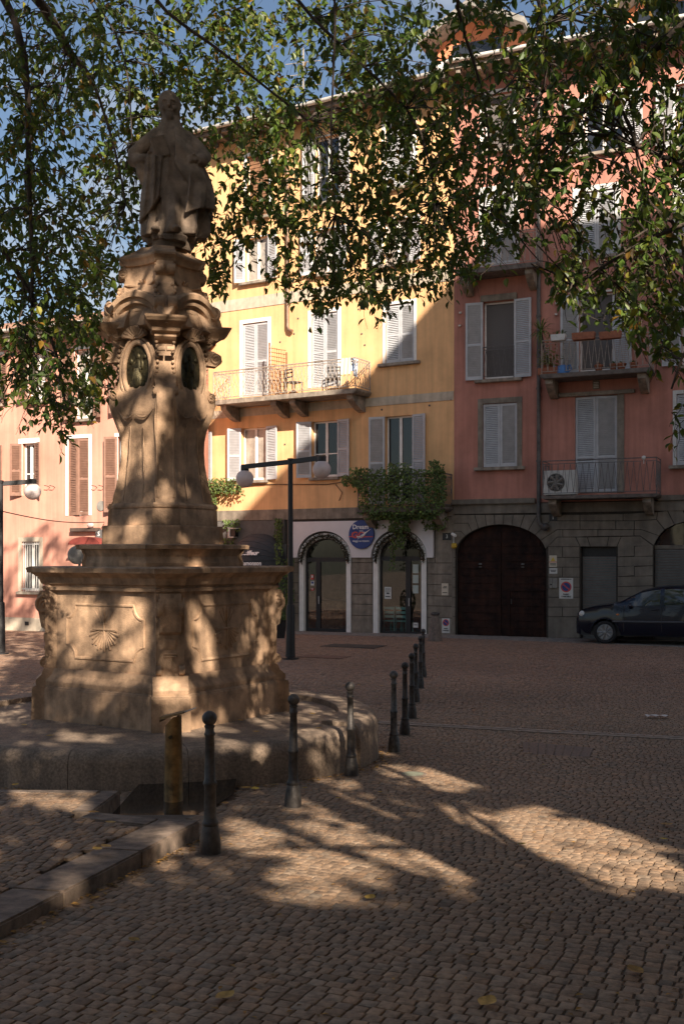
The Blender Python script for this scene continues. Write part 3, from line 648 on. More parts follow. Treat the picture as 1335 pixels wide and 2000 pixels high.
# corner where the eave meets the vertical shade line X = 2.3 + k (Y - 7.5)
yc = (2.25 - 7.5 * k - E1.x + ed.x / ed.y * E1.y) / (ed.x / ed.y - k); xc = E1.x + ed.x / ed.y * (yc - E1.y)
FS = Fac(xc, yc, ed.x, ed.y)
side = thing('tall_side_house', 'tall pale corner house flanking the square outside the picture', 'house', (xc, yc, 0), FS.rot + math.pi)
# local frame after the half turn: x runs back towards the camera, y away from the square
LEN = (E1.xy - Vector((xc, yc))).length + 1.6; WID = 24.0; mb = MB(); hs = []
for i in range(int(LEN / 3.6)):
    for j in range(6):
        x = -LEN + 1.6 + i * 3.6; z = 1.2 + j * 3.7; window(side, (x, x + 1.15, z, z + 2.0), hs, 'glass', 'closed' if (i + j) % 3 else 'none', sill=.15)
wall_holes(mb, -LEN, 0, -1.5, H_EAVE, hs)
mb.box(-LEN, 0, 2.5, WID, -1.5, H_EAVE); mb.add([(0, 0, -1.5), (0, 2.5, -1.5), (0, 2.5, H_EAVE), (0, 0, H_EAVE)], [(3, 2, 1, 0)]); mb.add([(-LEN, 0, -1.5), (-LEN, 2.5, -1.5), (-LEN, 2.5, H_EAVE), (-LEN, 0, H_EAVE)], [(0, 1, 2, 3)])
mb.add([(-LEN, 0, H_EAVE), (0, 0, H_EAVE), (0, 2.5, H_EAVE), (-LEN, 2.5, H_EAVE)], [(0, 1, 2, 3)])
mb.build('wall', mat('pale_plaster', (.55, .42, .28), .9, .15, 1, .1), side, smooth=0, fix=False)
BY = -15.0; bh = G(6.05) + (6.05 - BY) / L.y * -L.z
back = thing('low_back_house', 'low plastered house behind the camera closing the square', 'house', (1.0, BY, 0), R(180))
mb = MB(); hb = []
for i in range(5):
    for j in range(3): x = -10.5 + i * 4.4; z = .6 + j * 3.4; window(back, (x, x + 1.1, z, z + 1.9), hb, 'glass', 'closed' if (i + j) % 2 else 'none', sill=.15)
wall_holes(mb, -12, 12, -.5, bh, hb); mb.box(-12, 12, 2.5, 7, -.5, bh); mb.add([(-12, 0, bh), (12, 0, bh), (12, 2.5, bh), (-12, 2.5, bh)], [(0, 1, 2, 3)])
mb.build('wall', mat('cream_plaster', (.58, .48, .34), .9, .15, 1, .1), back, smooth=0, fix=False)
# ================================================================ ground
BC = Vector((-2.14, 12.6)); BR = 2.52                   # centre and radius of the round basin
def terrain(name, x0, x1, y0, y1, off, m, nx=2, hole=None):
    ys = np.arange(y0, y1 + .01, 1.0 if y1 - y0 > 50 else .5); vs = [(x, y, G(y) + off) for y in ys for x in np.linspace(x0, x1, nx)]
    return struct(MB().add(vs, [(i * nx + j, i * nx + j + 1, (i + 1) * nx + j + 1, (i + 1) * nx + j) for i in range(len(ys) - 1) for j in range(nx - 1)]).build(name, m, smooth=0, fix=False))
terrain('ground', -60, 60, -60, 120, -.011, M_joint)
def gp(px, py, up=0.): p = ground(px, py, up); return (p.x, p.y)
POOL = [(-1.86, 8.2), (-1.20, 8.0), (-1.20, 8.7), (-.95, 9.7), (-1.0, 10.5), (-1.86, 10.4)]
KD = Vector((.635, 2.55)).normalized()                  # direction of the pavement kerb
KC = Vector((-1.01, 7.86))                              # its corner
PAVE = [tuple(KC), tuple(KC - KD * 12), (-9, KC.y - 12), (-9, 9.45), (-1.86, 9.3), (-1.86, 8.22)]
CH0, CH1 = Vector(gp(728, 1411)), Vector(gp(1335, 1443))  # drainage channel
cd = (CH1 - CH0).normalized(); cn = Vector((-cd.y, cd.x)); CHE = CH0 + cd * 9.0
CHAN = [tuple(CH0 - cn * .13), tuple(CHE - cn * .13), tuple(CHE + cn * .13), tuple(CH0 + cn * .13)]
MH = Vector(gp(805, 1512)); RC = [gp(1018, 1452), gp(1160, 1462), gp(1148, 1480), gp(1020, 1470)]
def setts(name, rot, q0, q1, size, keep, up, seed, m=M_cob, tintf=None, asp=(.85, 1.12), gap=.010, near=True):
    rs = np.random.RandomState(seed); u = np.array([math.cos(rot), math.sin(rot)]); w = np.array([-math.sin(rot), math.cos(rot)])
    A = []
    q = q0[1]
    while q < q1[1]:
        h = size * rs.uniform(.92, 1.08); n = int((q1[0] - q0[0]) / (size * asp[0])) + 2
        wd = size * rs.uniform(*asp, n); p = q0[0] + rs.uniform(0, size) + np.concatenate([[0], np.cumsum(wd)[:-1]])
        A.append(np.stack([p, np.full(n, q), wd, np.full(n, h)], 1)); q += h
    A = np.concatenate(A); c = np.outer(A[:, 0] + A[:, 2] / 2, u) + np.outer(A[:, 1] + A[:, 3] / 2, w)
    k = keep(c[:, 0], c[:, 1]); A = A[k]; c = c[k]; n = len(A)
    wob = .008 * np.sin(A[:, 0] * 2.1 + 1.3 * np.sin(A[:, 1] * .7))
    def corner(sx, sy, ins): return A[:, 0] + A[:, 2] / 2 + sx * (A[:, 2] / 2 - gap / 2 - ins), A[:, 1] + wob + A[:, 3] / 2 + sy * (A[:, 3] / 2 - gap / 2 - ins)
    jit = rs.normal(0, size * .022, (n, 4, 2)); hz = rs.normal(0, .0012, n); tl = rs.normal(0, .009, (n, 2))
    V = np.zeros((n, 12, 3)); sg = [(-1, -1), (1, -1), (1, 1), (-1, 1)]
    for r, (ins, dz) in enumerate(((0, -.02), (.001, -.0025), (.0045, 0.))):
        for j, (sx, sy) in enumerate(sg):
            p, qq = corner(sx, sy, ins); p = p + jit[:, j, 0]; qq = qq + jit[:, j, 1]
            V[:, r * 4 + j, 0] = p * u[0] + qq * w[0]; V[:, r * 4 + j, 1] = p * u[1] + qq * w[1]
            V[:, r * 4 + j, 2] = Gn(c[:, 1]) + (up(c[:, 1]) if callable(up) else up) + dz + hz + tl[:, 0] * sx * A[:, 2] / 2 + tl[:, 1] * sy * A[:, 3] / 2
    f = np.array([[8, 9, 10, 11]] + [[r * 4 + j, r * 4 + (j + 1) % 4, r * 4 + 4 + (j + 1) % 4, r * 4 + 4 + j] for r in (0, 1) for j in range(4)])
    Fc = (f[None] + (np.arange(n) * 12)[:, None, None]).reshape(-1, 4)
    me = bpy.data.meshes.new(name); me.vertices.add(n * 12); me.vertices.foreach_set('co', V.reshape(-1)); nf = len(Fc)
    me.loops.add(nf * 4); me.loops.foreach_set('vertex_index', Fc.reshape(-1).astype(np.int32)); me.polygons.add(nf)
    me.polygons.foreach_set('loop_start', np.arange(0, nf * 4, 4, dtype=np.int32)); me.polygons.foreach_set('loop_total', np.full(nf, 4, dtype=np.int32))
    b = rs.uniform(.80, 1.10, n) * np.where(rs.rand(n) < .05, .7, 1.); wm = rs.normal(0, .04, n); col = np.stack([b * (1 + wm), b, b * (1 - wm), np.ones(n)], 1)
    if tintf is not None: col[:, :3] *= tintf(c[:, 0], c[:, 1])
    at = me.color_attributes.new('tint', 'FLOAT_COLOR', 'POINT'); at.data.foreach_set('color', np.repeat(col, 12, 0).astype(np.float32).reshape(-1))
    me.update(); me.validate(); me.shade_smooth(); me.set_sharp_from_angle(angle=R(50)); me.materials.append(m)
    return struct(link(bpy.data.objects.new(name, me)))
fd = Vector((.404, .915))
def near_wall(X, Y): return np.minimum((X - JX) * -FR.w.x + (Y - JY) * -FR.w.y, (X - JX) * -FY.w.x + (Y - JY) * -FY.w.y)   # metres in front of the facades
def base_keep(X, Y):
    k = (np.abs(X) < .33 * Y + 1.6) & (Y > 3.2) & ((X - BC.x) ** 2 + (Y - BC.y) ** 2 > (BR - .02) ** 2)
    for pl in (PAVE, POOL, CHAN, RC): k &= ~np_inpoly(X, Y, pl)
    return k & ((X - MH.x) ** 2 + (Y - MH.y) ** 2 > .15 ** 2)
def tint_sq(X, Y):
    t = np.ones((len(X), 3)); n = np.array([mnoise.noise(Vector((x * .35, y * .35, 0))) for x, y in zip(X, Y)]); t *= (1 + .28 * n)[:, None]
    far = np.clip((Y - 15) / 8, 0, 1); t[:, 1] *= 1 - .06 * far; return t
setts('square_setts', FR.rot, (-22, -2), (24, 20.5), .076, lambda X, Y: base_keep(X, Y) & (Y < 17), 0., 3, tintf=tint_sq)
setts('square_setts', FR.rot, (-26, -2), (26, 46), .098, lambda X, Y: base_keep(X, Y) & (Y >= 17) & (near_wall(X, Y) > 1.5) & (Y < 36), 0., 4, tintf=tint_sq, gap=.013)
setts('grey_setts', FR.rot, (-26, 20), (26, 46), .11, lambda X, Y: base_keep(X, Y) & (Y >= 17) & (near_wall(X, Y) <= 1.5) & (near_wall(X, Y) > -.1), 0.005, 5, m=mat('grey_setts', (.27, .235, .20), .8, .25, 14, .3, 100, attr='tint'), gap=.008)
# raised pavement with its granite kerb
UP = .13
def drop(y): return np.interp(y, [3.5, 5.2, 7.7, 8.2], [-.085, -.07, -.008, 0.])   # the kerb sinks towards the camera
pi = inset(PAVE, .30)
def pave_keep(X, Y): return np_inpoly(X, Y, [tuple(KC - KD * .30 + Vector((-.33, .09))), tuple(KC - KD * 12 + Vector((-.33, .09))), (-9, KC.y - 12), (-9, 9.30), (-1.98, 9.14), (-2.0, 8.0)]) & (np.abs(X) < .33 * Y + 2)
setts('pavement_setts', math.atan2(KD.y, KD.x) - R(90), (-9, -6), (4, 12), .080, pave_keep, lambda y: UP - .003 + drop(y), 6, asp=(.85, 1.2), tintf=lambda X, Y: np.array([[.92, .90, .88]]) + np.zeros((len(X), 3)))
mb = MB()
for i in range(1, len(PAVE)):                            # body of the pavement, subdivided so it follows the slope
    pass
nseg = 24
def ribbon(mb, A, B, wv, top, bot, joint=1.05):
    A, B, wv = Vector(A), Vector(B), Vector(wv); ln = (B - A).length; n = max(1, round(ln / joint))
    for i in range(n):
        p, q = A.lerp(B, i / n), A.lerp(B, (i + 1) / n); e = (q - p).normalized() * .003; p = p + e; q = q - e
        r, s_ = q + wv, p + wv
        mb.add([(v.x, v.y, G(v.y) + bot) for v in (p, q, r, s_)] + [(v.x, v.y, G(v.y) + top + float(drop(v.y))) for v in (p, q, r, s_)],
               [(3, 2, 1, 0), (4, 5, 6, 7), (0, 1, 5, 4), (1, 2, 6, 5), (2, 3, 7, 6), (3, 0, 4, 7)])
kn = Vector((-.97, .24)) * .31
ribbon(mb, KC, KC - KD * 10, kn, UP, -.2)
ribbon(mb, KC + kn + KD * .0, Vector((-1.86, 8.2)), Vector((-.05, -.24)), UP + .001, -.2, 1.2)
ribbon(mb, (-1.865, 8.2), (-1.865, 9.28), (-.16, 0), UP - .001, -.2)
ribbon(mb, (-2.03, 9.30), (-9, 9.45), (0, -.16), UP + .001, -.2, 1.4)
kerb = struct(mb.build('pavement_kerb', M_kerb, smooth=0, bevel=.012))
mb = MB(); ys = np.arange(-4, 9.21, .6)
for a, b in zip(ys[:-1], ys[1:]):
    xr = lambda y: min(-2.02, KC.x + (y - KC.y) * KD.x / KD.y - .30)
    mb.add([(-9, a, G(a) + UP - .014 + drop(a)), (xr(a), a, G(a) + UP - .014 + drop(a)), (xr(b), b, G(b) + UP - .014 + drop(b)), (-9, b, G(b) + UP - .014 + drop(b))], [(0, 1, 2, 3)])
struct(mb.build('pavement_bed', M_joint, smooth=0, fix=False))
# pool of water round the drinking post
zw = G(9.0) - .004
struct(MB().slab(POOL, zw - .004, zw).build('water', M_water, smooth=0, fix=True))
# drainage channel
mb = MB()
for sgn in (-1, 1):
    n = 9
    for i in range(n):
        p = CH0 + cd * i + cn * (sgn * .075); q = CH0 + cd * (i + .992) + cn * (sgn * .075); h = cn * .05
        mb.add([(v.x, v.y, G(v.y) + z) for z in (-.05, .012) for v in (p - h, q - h, q + h, p + h)], [(3, 2, 1, 0), (4, 5, 6, 7), (0, 1, 5, 4), (1, 2, 6, 5), (2, 3, 7, 6), (3, 0, 4, 7)])
for i in range(60):                                       # bridging ribs leave open slots between
    p = CH0 + cd * (i * .15); q = p + cd * .105; h = cn * .0245
    mb.add([(v.x, v.y, G(v.y) + z) for z in (-.05, .006) for v in (p - h, q - h, q + h, p + h)], [(3, 2, 1, 0), (4, 5, 6, 7), (0, 1, 5, 4), (1, 2, 6, 5), (2, 3, 7, 6), (3, 0, 4, 7)])
tag(mb.build('drain_channel', mat('channel_stone', (.34, .265, .20), .8, .25, 12, .2), smooth=0), 'long slotted stone drainage channel crossing the square', 'drain')
mh = MB().lathe([(.148, -.03), (.148, .002), (.118, .004)], 28).build('manhole_cover', M_kerb, None, (MH.x, MH.y, G(MH.y)), smooth=30)
tag(mh, 'small round manhole cover with a pale ring in the sunlit setts', 'manhole')
MB().lathe([(.112, .0), (.112, .006), (.09, .008)], 28).build('lid', mat('greenish_lid', (.20, .21, .15), .6, .2, 20, .1), mh, smooth=30)
c = Vector((sum(p[0] for p in RC) / 4, sum(p[1] for p in RC) / 4))
mb = MB(); mb.slab([(p[0] - c.x, p[1] - c.y) for p in inset(RC, .01)], -.03, .004)
rc = tag(mb.build('access_cover', mat('rusty_cover', (.17, .12, .09), .6, .3, 30, .3), None, (c.x, c.y, G(c.y)), smooth=0), 'rectangular access cover let into the shaded setts near the drain', 'manhole')
mb = MB(); q = inset(RC, .05)
for i in range(7):
    a = Vector(q[0]).lerp(Vector(q[1]), (i + .3) / 7) - c; b = Vector(q[3]).lerp(Vector(q[2]), (i + .3) / 7) - c; mb.tube([(a.x, a.y, .006), (b.x, b.y, .006)], .008, 4)
mb.build('tread_bar', M_kerb, rc, smooth=0)
for i, (px, py, w_, h_, lb) in enumerate(((690, 1262, .75, .9, 'dark rectangular paving hatch in front of the left shop door'), (632, 1283, .55, .6, 'reddish rectangular paving hatch near the foot of the twin lamp'))):
    p = ground(px, py); o = MB().box(-w_, w_, -h_ / 2, h_ / 2, -.03, .012).build('paving_hatch', mat('hatch%d' % i, ((.05, .042, .036), (.15, .075, .055))[i], .7, .3, 10, .2), None, p, FR.rot, smooth=0); tag(o, lb, 'hatch')

# ================================================================ round basin platform
ZP = EYE - 1.80
bs = thing('fountain_platform', 'low round granite platform with a rounded rim under the monument', 'platform', (BC.x, BC.y, 0))
rim = []
def rimseg(a0, a1, r0, r1, zt, zb):
    mb = MB(); n = max(2, int((a1 - a0) / .05)); e = .05
    pr = [(r0, zt), (r1 - .12, zt)] + [(r1 - .12 + .12 * math.sin(math.pi / 2 * k / 5), zt - .13 + .13 * math.cos(math.pi / 2 * k / 5)) for k in range(1, 6)] + [(r1 + .015, zb), (r0, zb)]
    mb.sweep(pr, [(Vector((0, 0, 0)), Vector((math.cos(a), math.sin(a), 0)), Vector((0, 0, 1))) for a in np.linspace(a0 + .0012, a1 - .0012, n)])
    return mb.build('rim_stone', M_basin, bs, smooth=50)
angs = [-math.pi * 1.0, -2.62, -2.18, -1.72, -1.28, -.86, -.42, .1, .75, 1.6, 2.4, math.pi]
for a, b in zip(angs[:-1], angs[1:]):
    lift = .04 if -.42 <= a < 2.5 else 0.
    rimseg(a, b, BR - .42, BR + (0.03 if lift else 0), ZP + .015 + lift, G(10) - .35)
MB().lathe([(BR - .425, ZP - .5), (BR - .425, ZP - .004)], 64).build('platform_floor', M_basin, bs, smooth=0)

# ================================================================ monument
MC = Vector((-2.07, 12.72)); MROT = math.atan2(-.535, .845)
mo = thing('monument', 'tall carved baroque stone pedestal with oval bronze medallions on the round platform', 'monument', (MC.x, MC.y, 0), MROT)
mo.scale = (.92, .92, 1)
def zc(py, Y=12.5): return EYE + (HY - py) * Y / F
Q2 = math.sqrt(.5)
def ring(z, c, w, ins, bow=0., nm=3):
    """plan of a square with a pilaster projecting at each corner: c = half diagonal, w = pilaster width, ins = face set back"""
    a = (c + w / 2) * Q2 - ins; out = []
    for k in range(4):
        an = -math.pi / 4 + k * math.pi / 2; dg = Vector((math.cos(an), math.sin(an))); pg = Vector((-dg.y, dg.x))
        p0, p1 = dg * c - pg * w / 2, dg * c + pg * w / 2
        t0 = (c + w / 2 - a / Q2)                        # walk back along -dg until the face plane
        q0, q1 = p0 - dg * t0, p1 - dg * t0
        out += [q0, p0, p1, q1]
        # next face: from this corner to the next one
        an2 = an + math.pi / 2; d2 = Vector((math.cos(an2), math.sin(an2))); g2_ = Vector((-d2.y, d2.x)); e = d2 * c - g2_ * w / 2 - d2 * t0
        nf = (d2 + dg).normalized()
        for j in range(1, nm + 1): tt = j / (nm + 1); out.append(q1.lerp(e, tt) + nf * bow * math.sin(math.pi * tt))
    return [(p.x, p.y, z) for p in out]
def loft(name, rings, parent=mo, m=M_stone, smooth=22, bevel=0., wear=.0):
    mb = MB(); n = len(rings[0]); vs = [p for r in rings for p in r]
    if wear: vs = [tuple(Vector(p) + mnoise.noise_vector(Vector(p) * 9) * wear) for p in vs]
    fs = [(i * n + k, i * n + (k + 1) % n, (i + 1) * n + (k + 1) % n, (i + 1) * n + k) for i in range(len(rings) - 1) for k in range(n)]
    fs += [tuple(range(n - 1, -1, -1)), tuple(range((len(rings) - 1) * n, len(rings) * n))]
    return mb.add(vs, fs).build(name, m, parent, smooth=smooth, bevel=bevel)
# --- lower block
Z0 = ZP - .02; ZPL = Z0 + .47
loft('plinth', [ring(z, c, w, i) for z, c, w, i in ((Z0, 1.58, .44, .10), (ZPL - .10, 1.57, .44, .10), (ZPL - .08, 1.55, .44, .10))], bevel=.012, wear=.003)
loft('plinth_moulding', [ring(z, c, .40, .085) for z, c in ((ZPL - .079, 1.52), (ZPL - .03, 1.53), (ZPL - .01, 1.52), (ZPL + .04, 1.46), (ZPL + .09, 1.44), (ZPL + .11, 1.43))], wear=.005)
ZD1 = zc(1150)
loft('dado', [ring(z, 1.42, .32, .10) for z in np.linspace(ZPL + .1, ZD1, 5)], smooth=25, wear=.003)
ZC = zc(1106)
loft('cornice', [ring(z, c, w, .05, b) for z, c, w, b in ((ZD1 - .005, 1.44, .33, -.01), (ZD1 + .03, 1.45, .33, -.01), (ZD1 + .035, 1.41, .32, -.01), (ZC - .20, 1.42, .32, -.01), (ZC - .19, 1.46, .33, -.01), (ZC - .12, 1.50, .34, -.01), (ZC - .07, 1.59, .37, 0), (ZC - .065, 1.63, .38, 0), (ZC - .015, 1.645, .38, 0), (ZC, 1.60, .37, 0))], wear=.006)
def rel(k): an = -math.pi / 4 + k * math.pi / 2; return Vector((math.cos(an), math.sin(an), 0)), Vector((-math.sin(an), math.cos(an), 0))
def spiral(mb, c, ax, up, r, dep, turns=1.6, n=26):
    """scroll: a disc with a raised spiral and an eye, facing ax"""
    ax = ax.normalized(); u = up - ax * up.dot(ax); u.normalize(); v = ax.cross(u)
    pts = [c + (u * math.cos(2 * math.pi * k / 18) + v * math.sin(2 * math.pi * k / 18)) * r * .94 for k in range(18)]
    mb.add([p - ax * dep for p in pts] + pts, [tuple(range(17, -1, -1)), tuple(range(18, 36))] + [(k, (k + 1) % 18, 18 + (k + 1) % 18, 18 + k) for k in range(18)])
    pa = []; rr = []
    for k in range(n + 1):
        t = k / n; a = t * turns * 2 * math.pi; q = r * (1 - .78 * t); pa.append(c + (u * math.cos(a) + v * math.sin(a)) * q * .92 + ax * .006); rr.append(max(.006, r * .16 * (1 - .5 * t)))
    mb.tube(pa, rr, 6); mb.sphere(tuple(c + ax * .012), r * .2, 8)
def console(mb, k, cdist, w, prof):
    """S-bracket on pilaster k; profile (out, z)"""
    dg, pg = rel(k); n = len(prof); vs = [dg * (cdist + o) + pg * sgn * w / 2 + Vector((0, 0, z)) for sgn in (-1, 1) for o, z in prof]
    mb.add(vs, [tuple(range(n)), tuple(range(2 * n - 1, n - 1, -1))] + [(i, i + n, (i + 1) % n + n, (i + 1) % n) for i in range(n)])
zb = ZD1 - .02
for k in range(4):
    dg, pg = rel(k); zv_ = Vector((0, 0, 1))
    mb = MB(); console(mb, k, 1.38, .24, [(0, zb), (.10, zb), (.135, zb - .06), (.14, zb - .15), (.115, zb - .25), (.10, zb - .33), (.085, zb - .40), (.04, zb - .43), (0, zb - .46)])
    con = mb.build('corner_console', M_stone, mo, smooth=40)
    mb = MB(); console(mb, k, 1.39, .12, [(0, zb - .47), (.05, zb - .48), (.045, zb - .56), (.02, zb - .60), (0, zb - .62)]); mb.build('pendant', M_stone, con, smooth=40)
    for sgn in (-1, 1):
        mb = MB(); spiral(mb, dg * 1.44 + pg * sgn * .135 + zv_ * (zb - .15), pg * sgn, zv_, .105, .05); mb.build('scroll', M_stone, con, smooth=40)
        mb = MB(); spiral(mb, dg * 1.43 + pg * sgn * .15 + zv_ * (ZPL + .17), pg * sgn, zv_, .055, .05); mb.build('foot_scroll', M_stone, con, smooth=40)
    mb = MB(); mb.tube([dg * 1.424 + pg * x + zv_ * z for x, z in ((-.07, ZPL + .34), (.07, ZPL + .34), (.07, zb - .66), (-.07, zb - .66))], .010, 4, closed=True); mb.build('strip_moulding', M_stone, con, smooth=40)
fa = (1.42 + .16) * Q2 - .10
for k in range(4):                                        # panel mouldings and sunburst cross on each face
    an = -math.pi / 2 + k * math.pi / 2; nf = Vector((math.cos(an), math.sin(an), 0)); tg = Vector((-nf.y, nf.x, 0))
    f = lambda x, z, o=.0: nf * (fa + o) + tg * x + Vector((0, 0, z))
    mb = MB(); x1, zt, zbm, e = .62, ZD1 - .16, ZPL + .24, .15
    pts = []
    for cx_, cz_, a0 in ((x1, zt, math.pi), (-x1, zt, 1.5 * math.pi), (-x1, zbm, 0), (x1, zbm, .5 * math.pi)):
        for j in range(7): a = a0 + (math.pi / 2) * (j / 6); pts.append((cx_, cz_, a))
    path = []
    for i, (cx_, cz_, a) in enumerate(pts): path.append((cx_ + e * math.cos(a), cz_ + e * math.sin(a)))
    # order so that corners run round the panel with concave bites
    q = [path[0:7][::-1], path[7:14][::-1], path[14:21][::-1], path[21:28][::-1]]
    loop = q[0] + q[1] + q[2] + q[3]
    mb.tube([f(x, z, .0) for x, z in loop], .017, 6, closed=True); mb.tube([f(x * .955, (z - (zt + zbm) / 2) * .955 + (zt + zbm) / 2, .0) for x, z in loop], .008, 5, closed=True)
    zc0 = (zt + zbm) / 2 + .03
    for j in range(15):
        a = math.pi * (1.02 + .96 * j / 14); r0, r1 = .05, .21 + .03 * (j % 2)
        mb.tube([f(r0 * math.cos(a), zc0 + r0 * math.sin(a), .0), f(r1 * math.cos(a), zc0 + r1 * math.sin(a), .004)], [.006, .016], 5)
    for j in range(5): a = math.pi * (.3 + .4 * j / 4); mb.tube([f(.06 * math.cos(a), zc0 + .06 * math.sin(a)), f(.24 * math.cos(a), zc0 + .24 * math.sin(a))], [.006, .008], 4)
    mb.tube([f(-.19, zc0, .006), f(.19, zc0, .006)], .013, 6); mb.tube([f(0, zc0 - .2, .006), f(0, zc0 + .2, .006)], .012, 6)
    mb.build('carved_panel', M_stone, mo, smooth=40)
# --- dark slab step and upper plinth
ZS = zc(1064)
loft('step_slab', [ring(z, c, w, .03, b) for z, c, w, b in ((ZC - .004, .98, .5, .05), (ZC + .04, .985, .5, .05), (ZC + .11, .96, .48, .05), (ZS - .055, 1.00, .5, .06), (ZS - .05, 1.05, .52, .07), (ZS - .008, 1.06, .52, .07), (ZS, 1.03, .5, .07))], wear=.008)
ZU1, ZU2, ZU3 = zc(1027), zc(996), zc(986)
loft('upper_plinth', [ring(z, c, .34, .03) for z, c in ((ZS - .003, .745), (ZU1 - .012, .74), (ZU1, .73))], bevel=.008, wear=.004)
loft('plinth_tier', [ring(z, c, .32, .03) for z, c in ((ZU1 - .001, .675), (ZU2 - .01, .665), (ZU2 + .004, .66))], bevel=.006, wear=.004)
loft('base_torus', [ring(z, c, .30, .03, .0) for z, c in ((ZU2 + .003, .655), (ZU2 + .02, .675), (ZU2 + .045, .675), (ZU2 + .07, .65))])
# --- bulging shaft
prof = [(985, .635), (975, .60), (955, .565), (930, .53), (905, .505), (880, .495), (860, .50), (840, .525), (820, .575), (803, .615), (788, .64), (775, .64), (766, .615), (757, .565), (745, .535), (725, .52), (700, .51), (680, .505), (662, .50), (648, .50)]
loft('shaft', [ring(zc(y), c, .24 + .02 * math.sin(i), .045, .012, 5) for i, (y, c) in enumerate(prof)], smooth=60)
for k in range(4):
    dg, pg = rel(k); mb = MB()
    for sgn in (-1, 1):                                   # shoulder scrolls and long edge beads
        spiral(mb, dg * .60 + pg * sgn * .135 + Vector((0, 0, zc(772))), pg * sgn, Vector((0, 0, 1)), .055, .05, 1.3)
        mb.tube([dg * (c + .004) + pg * sgn * .10 + Vector((0, 0, zc(y))) for y, c in prof[1:13]], .012, 5)
        spiral(mb, dg * .555 + pg * sgn * .16 + Vector((0, 0, zc(652))), pg * sgn, Vector((0, 0, 1)), .085, .06)
        spiral(mb, dg * .66 + pg * sgn * .09 + Vector((0, 0, zc(693))), pg * sgn, Vector((0, 0, 1)), .07 if k != 0 else .03, .08)
    console(mb, k, .48, .26, [(0, zc(640)), (.10, zc(640)), (.14, zc(655)), (.13, zc(668)), (.06, zc(676)), (0, zc(680))])
    if k != 0: console(mb, k, .49, .16, [(0, zc(676)), (.14, zc(678)), (.235, zc(686)), (.25, zc(698)), (.17, zc(708)), (.05, zc(706)), (0, zc(716))])
    mb.build('scroll', M_stone, mo, smooth=45)
for k in range(4):                                        # oval medallions, shell and swags on each face
    an = -math.pi / 2 + k * math.pi / 2; nf = Vector((math.cos(an), math.sin(an), 0)); tg = Vector((-nf.y, nf.x, 0)); ap = (.515 + .12) * Q2 - .045 + .012
    zm = zc(727); f = lambda x, z, o=0.: nf * (ap + o) + tg * x + Vector((0, 0, zm + z))
    mb = MB(); el = lambda r, s_=1.: [(r * math.cos(2 * math.pi * i / 40), r * s_ * math.sin(2 * math.pi * i / 40)) for i in range(40)]
    mb.tube([f(x, z * 1.0, .035) for x, z in el(.222, 1.42)], .034, 8, closed=True); mb.tube([f(x, z, .045) for x, z in el(.272, 1.36)], .020, 6, closed=True)
    vs = [f(x, z, .01) for x, z in el(.292, 1.34)] + [f(x, z, .05) for x, z in el(.218, 1.42)] ; mb.add(vs, [(i, (i + 1) % 40, 40 + (i + 1) % 40, 40 + i) for i in range(40)])
    md = mb.build('medallion', M_stone, mo, smooth=50)
    mb = MB(); mb.add([f(x, z, .028) for x, z in el(.208, 1.42)], [tuple(range(40))])
    # relief: a standing draped figure with folds and a few clouds
    rr = random.Random(20 + k)
    for (x, z, r, sz) in ((0, .13, .028, 1.2), (.0, .03, .05, 1.6), (-.01, -.09, .06, 1.9), (.05, .05, .025, 2), (-.05, .04, .025, 2), (.07, -.14, .03, 1.2), (-.08, -.13, .03, 1.1), (.09, .12, .025, 1), (-.09, .09, .022, 1.4)):
        c_ = f(x * 1.25, z * 1.2, .03); mb.sphere((0, 0, 0), r * 1.22, 10, Matrix.Translation(c_) @ Matrix.Rotation(an + math.pi / 2, 4, 'Z'), (1, .55, sz))
    for j in range(6): x = -.05 + .018 * j; mb.tube([f(x * .6, .02, .056), f(x, -.08, .062), f(x * 1.4, -.19, .04)], .008, 4)
    mb.build('relief', M_bronze, md, smooth=50)
    mb = MB()
    for j in range(9):                                    # shell fan above the medallion
        a = math.pi * (.12 + .76 * j / 8); mb.tube([f(.05 * math.cos(a), .34 + .05 * math.sin(a), .06), f(.20 * math.cos(a), .34 + .15 * math.sin(a), .10)], [.016, .032], 6)
    mb.build('shell', M_stone, md, smooth=50)
    for sgn in (-1, 1):
        mb = MB()
        for j in range(7): t = j / 6; mb.sphere(tuple(f(sgn * (.30 + .02 * math.sin(t * 3)), .30 - .34 * t, .03)), .026 - .008 * t, 8)
        mb.build('beading', M_stone, md, smooth=50); mb = MB()
        mb.tube([f(sgn * (.02 + .26 * t), -.50 - .09 * math.sin(t * 2.6) + .10 * t, .10 - .03 * t) for t in np.linspace(0, 1, 8)], [.006, .010, .013, .014, .012, .010, .008, .006], 6)
        mb.build('swag', M_stone, mo, smooth=50); mb = MB()
        mb.tube([f(sgn * (.10 + .06 * t), -.62 - .85 * t, .050 + .07 * t * t) for t in np.linspace(0, 1, 9)], .006, 5)
        mb.build('fillet', M_stone, mo, smooth=50)
